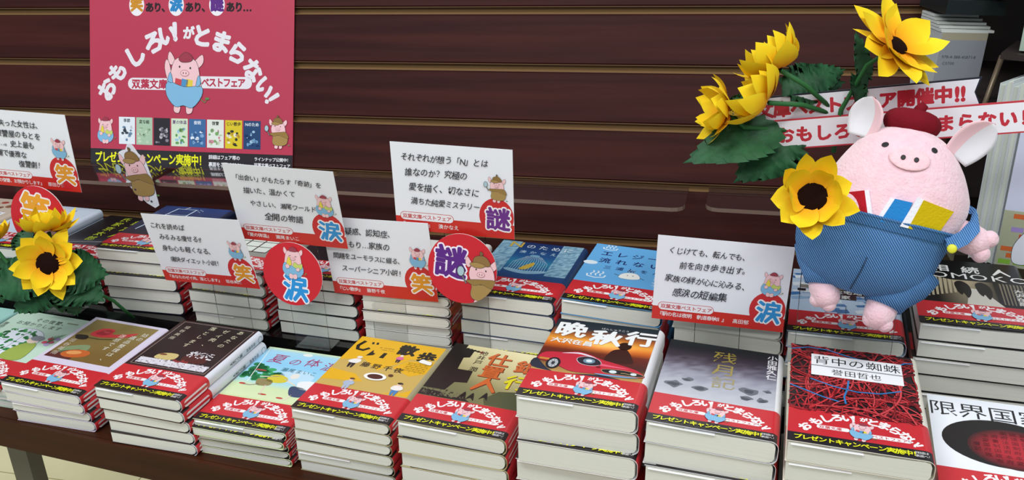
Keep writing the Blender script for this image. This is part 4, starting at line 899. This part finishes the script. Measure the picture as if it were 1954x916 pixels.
# ------------------------------------------------------------------ banners above the plush
def banner(o, x, z, L, H_, bg, border, draw, label, shape):
    x = Vector(x).normalized(); z = Vector(z); z = (z-x*z.dot(x)).normalized(); y = z.cross(x)
    e = empty('banner_sign', frame(P(*o), x, y, z)); tag(e, label, 'sign')
    q = MB(); q.prism(shape(L, H_, 0), 0, 1.5, border, axes='xzy'); q.build('backing_strip', ink(), e)
    A = Art(); A.poly(shape(L, H_, 1.3), bg); A.up(); draw(A); a_ = A.build('banner_print', e, None, ink('gloss_ink', .22, .5), True); a_.location.y = -.00006
def swallow(L, H_, i): return [(i, i), (L-i*1.6, i), (L-5-i*.6, H_/2), (L-i*1.6, H_-i), (i, H_-i), (4+i, H_/2)]
def pill(L, H_, i):
    r = H_/2-i; return [(H_/2-r*math.sin(math.radians(t))*1.0, H_/2+r*math.cos(math.radians(t))) for t in range(0, 181, 20)]+[(L-H_/2+r*math.sin(math.radians(t)), H_/2-r*math.cos(math.radians(t))) for t in range(0, 181, 20)]
def t1(A):
    A.text('双葉文庫ベストフェア開催中', 8, 12, 14.6, '#c4303e', .055, .98); A.text('!!', 195, 12, 17, '#c4303e', .05, 1)
banner((-12.5, 812, -221), (212, -6, 26.5), (0, 0, 1), 216, 24, '#eceaf2', '#1c2030', t1, 'long white banner with black edge and pointed ends behind the plush', swallow)
def t2(A):
    for i, c in enumerate('おもしろい！がとまらない！'): A.ch(c, 27+15.6*i+(3 if i > 5 else 0), 13, 14.8 if c != 'が' else 11, '#c4303e', .05)
banner((23, 806, -240), (205, -6, 24.5), (0, 0, 1), 262, 27, '#f0edf2', '#c23440', t2, 'long white rounded banner with red edge, lower of the two banners', pill)

# ------------------------------------------------------------------ the plush pig
PR = Vector((-.0, 0, 0)); o_ = P(123.6, 740, -274.7); fw = (o_-Vector((0, 0, 1.232))).normalized()
rt = (R_-fw*R_.dot(fw)).normalized(); upv = rt.cross(fw)
a_ = math.radians(15); bx = rt*math.cos(a_)-upv*math.sin(a_); bz = rt*math.sin(a_)+upv*math.cos(a_)
if bx.cross(fw).dot(bz) < 0: pass
PL = empty('plush_pig', frame(o_, bx, fw, bz)); tag(PL, 'pink plush pig in denim overalls and dark red beret hanging in front of the banners', 'plush toy')
def plushmat(name, col, c2):
    m = mat(name, col, .95, .1, sheen=.6, noise=((140, 140, 140), c2, .3, .7), bump=(420, 1.0)); return m
pk = plushmat('pink_plush', '#e8bcc6', '#ecc8d0'); wt = plushmat('white_plush', '#ece8ea', '#f4f2f2')
denim = mat('denim_twill', '#2f62a6', .85, .12, wave=(200, .8, (0, .75, 0), .3, '#7aaad8'))
hatm = mat('dark_red_jersey', '#741420', .85, .1, bump=(700, .5)); fl_w = mat('white_felt', '#e9e6ee', .9, .1, bump=(500, .4)); blackm = mat('black_thread', '#171417', .6)
OUT = [(-62.5, -22, 12), (-60, -36, 28), (-56, -44, 36), (-52, -50, 42), (-43, -57, 48), (-32, -62, 51), (-20, -64, 53), (-10, -63, 56), (0, -60, 60), (8, -58, 62), (20, -54, 64), (30, -51, 63), (41, -46.5, 58), (50, -42, 53), (60, -36, 45.5), (68, -29, 38), (74, -20, 29), (78, -11, 18), (80, -3, 8)]
def oi(h):
    for (h0, l0, r0), (h1, l1, r1) in zip(OUT, OUT[1:]):
        if h <= h1: t = max(0, (h-h0)/(h1-h0)); return l0+(l1-l0)*t, r0+(r1-r0)*t
    return OUT[-1][1:]
def dep(h): return 50*math.sqrt(max(.02, 1-((h-8)/76)**2))*(.98 if h > 0 else .96)
def ring(h, off=0, n=40, sag=0):
    l, r = oi(h); l *= .95; r *= .95; cx, hw = (l+r)/2, (r-l)/2+off; d = dep(h)+off
    out = []
    for k in range(n):
        t = 2*math.pi*k/n; c, s_ = math.cos(t), math.sin(t); e_ = .9
        out.append((cx+hw*math.copysign(abs(c)**e_, c), d*math.copysign(abs(s_)**e_, s_)*.95, h*.98))
    return out
def surf(x, h):
    l, r = oi(h); l *= .95; r *= .95; cx, hw = (l+r)/2, (r-l)/2; return -dep(h)*.95*math.sqrt(max(0, 1-((x-cx)/hw)**2))
hs = [-6+k*86/26 for k in range(27)]
q = MB(); q.rings([ring(h) for h in hs]); 
# arms, one on each side, join the body surface
q2 = MB()
body = q.build('body', pk, PL)
m_ = body.modifiers.new('s', 'SUBSURF'); m_.levels = m_.render_levels = 1
def limb(name, pts, rad, m, lobes=None, n=16):
    q = MB(); P_ = [Vector(p) for p in pts]; rr = list(rad)
    e0, e1 = P_[-1], (P_[-1]-P_[-2]).normalized()
    for f, s_ in ((.45, .9), (.75, .68), (.93, .35), (1, .08)): P_.append(e0+e1*rad[-1]*f); rr.append(rad[-1]*s_)
    q.tube([tuple(p) for p in P_], rr, n)
    for (p, r_) in lobes or ():
        rg = [[(p[0]+r_*math.cos(a)*math.cos(t), p[1]+r_*math.cos(a)*math.sin(t), p[2]+r_*math.sin(a)) for t in [2*math.pi*k/n for k in range(n)]] for a in [math.pi*(i/8-.5)*.98 for i in range(9)]]
        q.rings(rg)
    o = q.build(name, m, PL); s = o.modifiers.new('s', 'SUBSURF'); s.levels = s.render_levels = 1; return o
limb('foot', [(-29, 2, -55), (-28, -3, -64), (-24, -8, -70)], [13, 12.8, 12], pk, [((-29.5, -9, -76), 6.2), ((-19.5, -10, -77), 6.2)])
limb('foot', [(20, 0, -60), (20, -5, -68), (19, -8, -74)], [13.2, 13, 12.4], pk, [((14, -10, -79), 6.6), ((25.5, -10, -80), 6.6)])
limb('arm', [(46, 4, 6), (60, 0, 4), (70, -2, 2)], [12, 12.5, 12.5], pk, [((80, -3, 6), 7), ((77, -3, -6.5), 7.4)])
limb('arm', [(-48, 0, 4), (-62, -6, 2), (-70, -8, 0)], [12, 11, 10.5], pk, [((-77, -9, 4), 5.5), ((-76, -9, -5), 5.5)])
def ear(base, tip, w_, side, cupd):
    q = MB(); b0, b1 = Vector(base), Vector(tip); ax = b1-b0; L = ax.length; ax.normalize(); dp = Vector((side*.45, -1, 0)); dp = (dp-ax*dp.dot(ax)).normalized(); wd = ax.cross(dp)*1.0
    NT, NU = 14, 10; top = []; bot = []
    for i in range(NT+1):
        t = i/NT; ww = w_*(.42+.58*math.sin(math.pi*min(1, t*.62+.2)))*math.sqrt(max(0.0, 1-max(0, (t-.5)/.5)**2.4)) if t < 1 else 0.6
        for j in range(NU+1):
            u = j/NU*2-1; c = b0+ax*L*t+wd*(u*ww)+dp*(-cupd*(1-u*u)*math.sin(math.pi*min(1, t*.8+.15))+4)
            th = 3.2*math.sqrt(max(0, 1-u*u*.96))*(1-.6*t**4)
            top.append(tuple(c+dp*th)); bot.append(tuple(c-dp*th))
    W = NU+1; F = lambda i, j: i*W+j
    pinkside = (lambda j: j < 4) if side > 0 else (lambda j: j > 6)
    for j in range(NU): q.add([top[F(i, j+d)] for i in range(NT+1) for d in (0, 1)], [(2*i, 2*i+1, 2*i+3, 2*i+2) for i in range(NT)], '#efc4ca' if pinkside(j) else '#e6e3e8', True)
    q.add(bot, [(F(i, j), F(i+1, j), F(i+1, j+1), F(i, j+1)) for i in range(NT) for j in range(NU)], '#f1c9cd', True)
    n0 = len(top); edge = [F(0, j) for j in range(W)]+[F(i, NU) for i in range(1, NT+1)]+[F(NT, j) for j in range(NU-1, -1, -1)]+[F(i, 0) for i in range(NT-1, 0, -1)]
    for a, b in zip(edge, edge[1:]+edge[:1]): q.add([top[a], top[b], bot[b], bot[a]], [(0, 1, 2, 3)], '#f1d5d8', True)
    o = q.build('ear', ink('plush_two_tone', .95, .1, .5, 420), PL); bm = bmesh.new(); bm.from_mesh(o.data); bmesh.ops.remove_doubles(bm, verts=bm.verts, dist=1e-5); bmesh.ops.recalc_face_normals(bm, faces=bm.faces); bm.to_mesh(o.data); bm.free()
ear((-31, -8, 62), (-31, -14, 94), 14.5, -1, 6)
ear((38, -8, 62), (57, -14, 93), 14.5, 1, 6)
def patch(name, cx, cz, rx, rz, th, m, n=24, parent=None, rot=0):       # domed oval sitting on the front of the body
    q = MB(); rg = []
    for i in range(6):
        f = math.cos(math.pi/2*i/5.2); z = th*math.sin(math.pi/2*i/5.2); rr_ = []
        for k in range(n):
            t = 2*math.pi*k/n; u, v = rx*math.cos(t), rz*math.sin(t); c, s_ = math.cos(rot), math.sin(rot); u, v = u*c-v*s_, u*s_+v*c
            g_ = .72+.28*f if i < 5 else .3
            g_ = (1, 1, .95, .85, .6, .15)[i]; zz = (0, .75, .92, 1, 1, 1)[i]*th
            x_, h_ = cx+u*g_, cz+v*g_; rr_.append((x_, surf(x_, h_/.98)-zz+.6, h_))
        rg.append(rr_)
    q.rings(rg); return q.build(name, m, parent or PL)
sn = patch('snout', 7.5, 50.5, 15.2, 9.0, 3.2, plushmat('snout_felt', '#f0bcc4', '#f3c8cd'))
patch('nostril', 2.8, 50.5, 1.9, 2.1, 4.0, blackm, 10, sn); patch('nostril', 12.4, 50.8, 1.9, 2.1, 4.0, blackm, 10, sn)
patch('eye', -12.4, 57.6, 2.8, 2.1, 2.0, blackm, 10, rot=.5); patch('eye', 23, 61.5, 2.6, 2.0, 2.2, blackm, 10, rot=-.6)
# beret
q = MB(); rg = []
for i in range(12):
    a = math.pi*(i/11-.42); rg.append([(2+21.5*max(0, math.cos(a))**.55*math.cos(t)*(1+.02*math.cos(10*t)), -4+19*max(0, math.cos(a))**.55*math.sin(t)*(1+.02*math.cos(10*t)), 80.5+11*math.sin(a)) for t in [2*math.pi*k/40 for k in range(40)]] if i < 11 else None)
rg = [r for r in rg if r and max(p[0] for p in r)-min(p[0] for p in r) > 2]
q.rings(rg); be = q.build('beret', hatm, PL); q = MB(); q.tube([(4, -4, 88), (5, -4, 93), (7.5, -4, 97)], [5.5, 4.6, 3.2], 12); q.build('beret_tip', hatm, be)
# overalls: trunk, two legs, waist hem, straps, buttons
hs = [-62.5+k*64/22 for k in range(23)]
q = MB(); q.rings([ring(h, 1.6+(.6 if h > -2 else 0)) for h in hs], cap=False)
q.rings([[(p[0]*.2-5, p[1]*.2, -63) for p in ring(-62.5, 1.6)], ring(-62.5, 1.6)], cap=True)
ov = q.build('overalls', denim, PL); s_ = ov.modifiers.new('s', 'SUBSURF'); s_.levels = s_.render_levels = 1
q = MB(); q.tube([(-34, 4, -34), (-32, 1, -46), (-29.5, -2, -57), (-28.5, -3, -63)], [26, 22, 16.5, 14.6], 20); q.build('trouser_leg', denim, PL)
q = MB(); q.tube([(26, 4, -34), (24, 0, -48), (21, -3, -60), (20, -5, -67)], [30, 25, 17.5, 15], 20); q.build('trouser_leg', denim, PL)
def hemring(h, off, r_):
    q = MB(); R0 = ring(h, off); q.tube([R0[k % 40] for k in range(41)], r_, 8, caps=False); return q
hm = hemring(1.8, 2.0, 1.3); hm.rings([ring(-6.5, 2.7), ring(1.8, 2.9)], cap=False); hm.build('waist_hem', mat('denim_hem', '#335f94', .85, .1, wave=(200, .8, (0, .75, 0), .3, '#5f8fc0')), PL)
def ribbon(name, pts, w_, th, m):
    q = MB(); n = len(pts); rg = []
    for i, (p, wd, nr) in enumerate(pts):
        p, wd, nr = Vector(p), Vector(wd).normalized(), Vector(nr).normalized(); rg.append([tuple(p+wd*w_/2*a+nr*th/2*b) for a, b in ((-1, -1), (-.9, 1), (.9, 1), (1, -1))])
    q.rings(rg, smooth=False); return q.build(name, m, PL)
S1_ = ribbon('strap', [((51, -32, -7), (-.6, 0, 1), (.5, -.8, 0)), ((61, -24, 2), (-.7, .1, .8), (.6, -.8, 0)), ((67, -12, 13), (-.7, .3, .7), (.7, -.6, .3)), ((66, 8, 24), (-.2, .9, .5), (.9, .2, .5)), ((48, 36, 30), (0, .8, .8), (.6, .7, .4))], 11, 2, denim)
S2_ = ribbon('strap', [((-53, -27, -10), (.6, 0, 1), (-.5, -.8, 0)), ((-60, -16, 0), (.6, .1, .8), (-.8, -.6, 0)), ((-62, 0, 12), (.4, .6, .7), (-.9, -.1, .3)), ((-56, 16, 20), (.2, .9, .5), (-.9, .2, .5)), ((-44, 36, 28), (0, .8, .8), (-.6, .7, .4))], 11, 2, denim)
yb = mat('yellow_button', '#d8d432', .5)
for x, y, z in ((54.5, -32.5, -8), (-52, -31, -14)):
    q = MB(); q.tube([(x, y+2, z), (x, y-.8, z), (x, y-1.6, z)], [3.6, 3.6, 2.6], 12); q.build('button', yb, PL)
q = MB(); q.tube([(x, surf(x, h)-2.0, h) for x, h in ((-1.5, -30), (-2.5, -38), (-4, -46), (-6, -54), (-7, -59))], .5, 6); q.build('centre_seam', mat('dark_denim_seam', '#2a4566', .9), PL)
def felt(name, pts, m, lift, edge, em):
    q = MB(); n = len(pts)
    f = [(x, surf(max(-52, min(58, x)), h)-lift, h) for x, h in pts]; bk = [(x, y+4.5, z) for x, y, z in f]
    q.add(f+bk, [tuple(range(n)), tuple(range(n, 2*n))[::-1]]+[(i, i+n, (i+1) % n+n, (i+1) % n) for i in range(n)]); o = q.build(name, m, PL)
    q = MB(); f = [(x, surf(max(-52, min(58, x)), h)-lift+.3, h) for x, h in edge]; n = len(f); bk = [(x, y+4.5, z) for x, y, z in f]
    q.add(f+bk, [tuple(range(n)), tuple(range(n, 2*n))[::-1]]+[(i, i+n, (i+1) % n+n, (i+1) % n) for i in range(n)]); q.build('page_edge', fl_w, o)
felt('felt_book', [(-42.6, 10), (-17.2, 19.2), (-9.2, 0), (-38.8, -4)], mat('red_felt', '#b5202a', .9, .1, bump=(500, .5)), 3.5, [(-17.2, 19.2), (-14.2, 20.4), (-5.4, 0), (-9.2, 0)], fl_w)
felt('felt_book', [(5.6, 18.3), (18.3, 18.5), (15.9, -1), (0, -1)], mat('blue_felt', '#2a80c4', .9, .1, bump=(500, .5)), 3.5, [(2.3, 18.4), (5.6, 18.3), (0, -1), (-3, 0)], fl_w)
felt('felt_book', [(25.1, 22.3), (48.2, 19.4), (41.7, -1), (20.5, -1)], mat('yellow_felt', '#d0b414', .9, .1, bump=(500, .5)), 5, [(20.4, 23.4), (25.1, 22.3), (20.5, -1), (14.5, -1)], fl_w)
# clear holder behind the plush, down to the black step
HS = empty('clear_plush_holder', frame(P(111, 783, -531.5), (1, -.06, 0), (.06, 1, 0), (0, 0, 1))); tag(HS, 'clear acrylic holder carrying the plush pig and the two banners', 'stand')
q = MB(); q.box(-41, 41, -10, -8.9, 108, 200); q.build('front_plate', acs, HS)
q = MB()
for x in (-41, 41): q.tube([(x, -9.6, 108), (x, -9.6, 200)], .35, 5)
q.tube([(-41, -9.6, 108), (41, -9.6, 108)], .35, 5); q.build('polished_edge', acrylic('acrylic_edge'), HS)
q = MB(); q.box(-10, 10, -9, -7.6, 0, 330); q.build('post', acs, HS)

# ------------------------------------------------------------------ neighbouring bookcase beyond the wall end
dk = mat('dark_case_brown', '#241a17', .5); steel = mat('brushed_strip', '#8a7a64', .35, .5, metal=.4, noise=((30, 30, 8), '#5a4a38', .3, .7))
BC = empty('neighbouring_bookcase', frame(P(262, 1120, -700), (1, 0, 0), (0, 1, 0), (0, 0, 1))); tag(BC, 'dark shelf case seen beyond the right end of the slatwall', 'bookcase')
q = MB(); q.box(0, 420, 150, 165, -530, 1000); q.build('back_panel', mat('case_back', '#3a302c', .6), BC)
q = MB(); q.box(0, 420, -60, 150, 255, 268); q.build('shelf', dk, BC)
q = MB(); q.box(-4, 420, -62, 150, 440, 452); q.build('shelf', dk, BC)
q = MB(); q.box(0, 420, -60, 150, 560, 572); q.build('shelf', dk, BC)
q = MB(); q.tube([(14, -66, 500), (3, -66, 440), (-10, -66, 382)], 3.4, 4); q.build('price_rail', steel, BC)
def pilebox(name, o, x, size, cols, label, cat, lines=0, art=None, group=None):
    x = Vector(x).normalized(); y = Vector((0, 0, 1)).cross(x); e = empty(name, frame(P(*o), x, y, (.12, 0, 1))); tag(e, label, cat, group)
    w_, d_, h_ = size; q = MB(); q.box(0, w_, 0, d_, 0, h_); q.build('page_block', mat(name+'_paper', cols[0], .7), e)
    if art: A = Art(); art(A, w_, h_); a_ = A.build('front_print', e, None, ink(), True); a_.location.y = -.0001
    return e
def form_art(A, w_, h_):
    A.rect(0, 0, w_, h_-8, '#8f9298'); A.rect(0, h_-8, w_, h_, '#a39c86'); A.up()
    A.text('978-4-388-45871-8', 4, h_-26, 4.6, '#2c2e34'); A.text('C0700', 6, h_-33, 4.6, '#2c2e34'); A.text('本体500円（税別）', 5, h_-54, 4.4, '#2c2e34')
e = pilebox('shrink_wrapped_books', (214, 1075, -262), (1, .25, 0), (50, 60, 82), ('#b5b8b6',), 'grey wrapped book block with printed codes beyond the slatwall', 'book', art=form_art)
q = MB()
for k in range(5): q.box(-1, 57-2*k, 2+6*k, 56, 82+3.2*k, 84.6+3.2*k)
q.build('loose_sheets', mat('white_sheets', '#c9ccc6', .6), e)
q = MB(); q.box(-2, 62, -2, 64, 101, 116); q.build('dark_cover', mat('dark_plastic_wrap', '#1e2426', .2), e)
def white_book(k, o, x, size, label, art=None):
    e = pilebox('hardback_book', o, x, size, ('#c3cbc4',), label, 'book', art=art, group='white books in the neighbouring case')
    return e
def bear_art(A, w_, h_):
    A.rect(0, 0, w_, h_, '#c9cde0'); A.rect(0, 0, w_, 60, '#d9dcae'); A.up(); rr = random.Random(3)
    cols = ['#c9a52c', '#c4502c', '#3f90c8', '#9a86c0', '#7fae3c', '#c8622c']
    for i in range(8):
        for j in range(6):
            if rr.random() < .6: A.rect(3+14*j+(i % 2)*6, 3+7*i, 14+14*j+(i % 2)*6, 8+7*i, cols[rr.randrange(6)])
    A.up(); A.blob([(16, 6), (14, 22), (20, 36), (26, 42), (36, 42), (42, 32), (52, 24), (54, 8), (46, 5), (42, 14), (32, 14), (28, 5)], '#dfe1ea', '#23252c', 1); A.up()
    A.ell(30, 35, 1.2, 1.2, '#23252c', n=8); A.ell(36, 34, 1.6, 1.4, '#23252c', n=8); A.rect(26, 27, 36, 30, '#b03048')
    A.text('くまと', 20, h_*.62, 11, '#23252c', .02, vert=True)
fx = Vector((.80, -.60, 0))
for k in range(4):
    o = Vector((251+4.9*k, 958-3.7*k, -392)); L_ = ('leftmost white book spine edge beside the plush hand', 'second white upright book from the plush hand', 'third white upright book from the plush hand', 'white book with bear and coloured bricks on its cover')[k]
    x = Vector((.42, .9, 0)).normalized()
    e = empty('picture_book', frame(P(*o), fx, (.60, .80, 0), (.03, .0, 1))); tag(e, L_, 'book', 'upright books beyond the plush')
    q = MB(); q.box(0, 4.6, 0, 120, 0, 182+4*(k % 2)); q.build('page_block', mat('page_cream_'+'ab'[k % 2], ('#b9bfb4', '#c6cbbf')[k % 2], .7), e)
    q = MB(); q.box(4.6, 5.3, -1, 121, -1, 184+4*(k % 2)); q.box(-.6, 0, -1, 121, -1, 184); q.build('cover', mat('pale_cover', '#ced3d6', .4), e)
e = empty('picture_book', frame(P(270, 938, -391), (.97, -.2, 0), (.2, .97, 0), (.04, .0, 1))); tag(e, 'white picture book front with bear and coloured bricks at the right edge', 'book', 'upright books beyond the plush')
q = MB(); q.box(0, 110, 0, 6, 0, 190); q.build('cover', mat('pale_cover'  , '#ced3d6', .4), e)
A = Art(); bear_art(A, 110, 190); a_ = A.build('cover_print', e, None, ink(), True); a_.location.y = -.0001
e = empty('picture_book', frame(P(272, 985, -182), (.9, -.4, 0), (.4, .9, 0), (.05, 0, 1))); tag(e, 'pale green book block at the upper right corner', 'book', 'upright books beyond the plush')
q = MB(); q.box(0, 90, 0, 60, 0, 150); q.build('page_block', mat('pale_green_block', '#9fb0a0', .6), e)
q = MB(); q.box(-14, 95, -10, 70, -8, -2); q.build('shelf_lip', dk, e)
bpy.data.objects.remove(_fo)
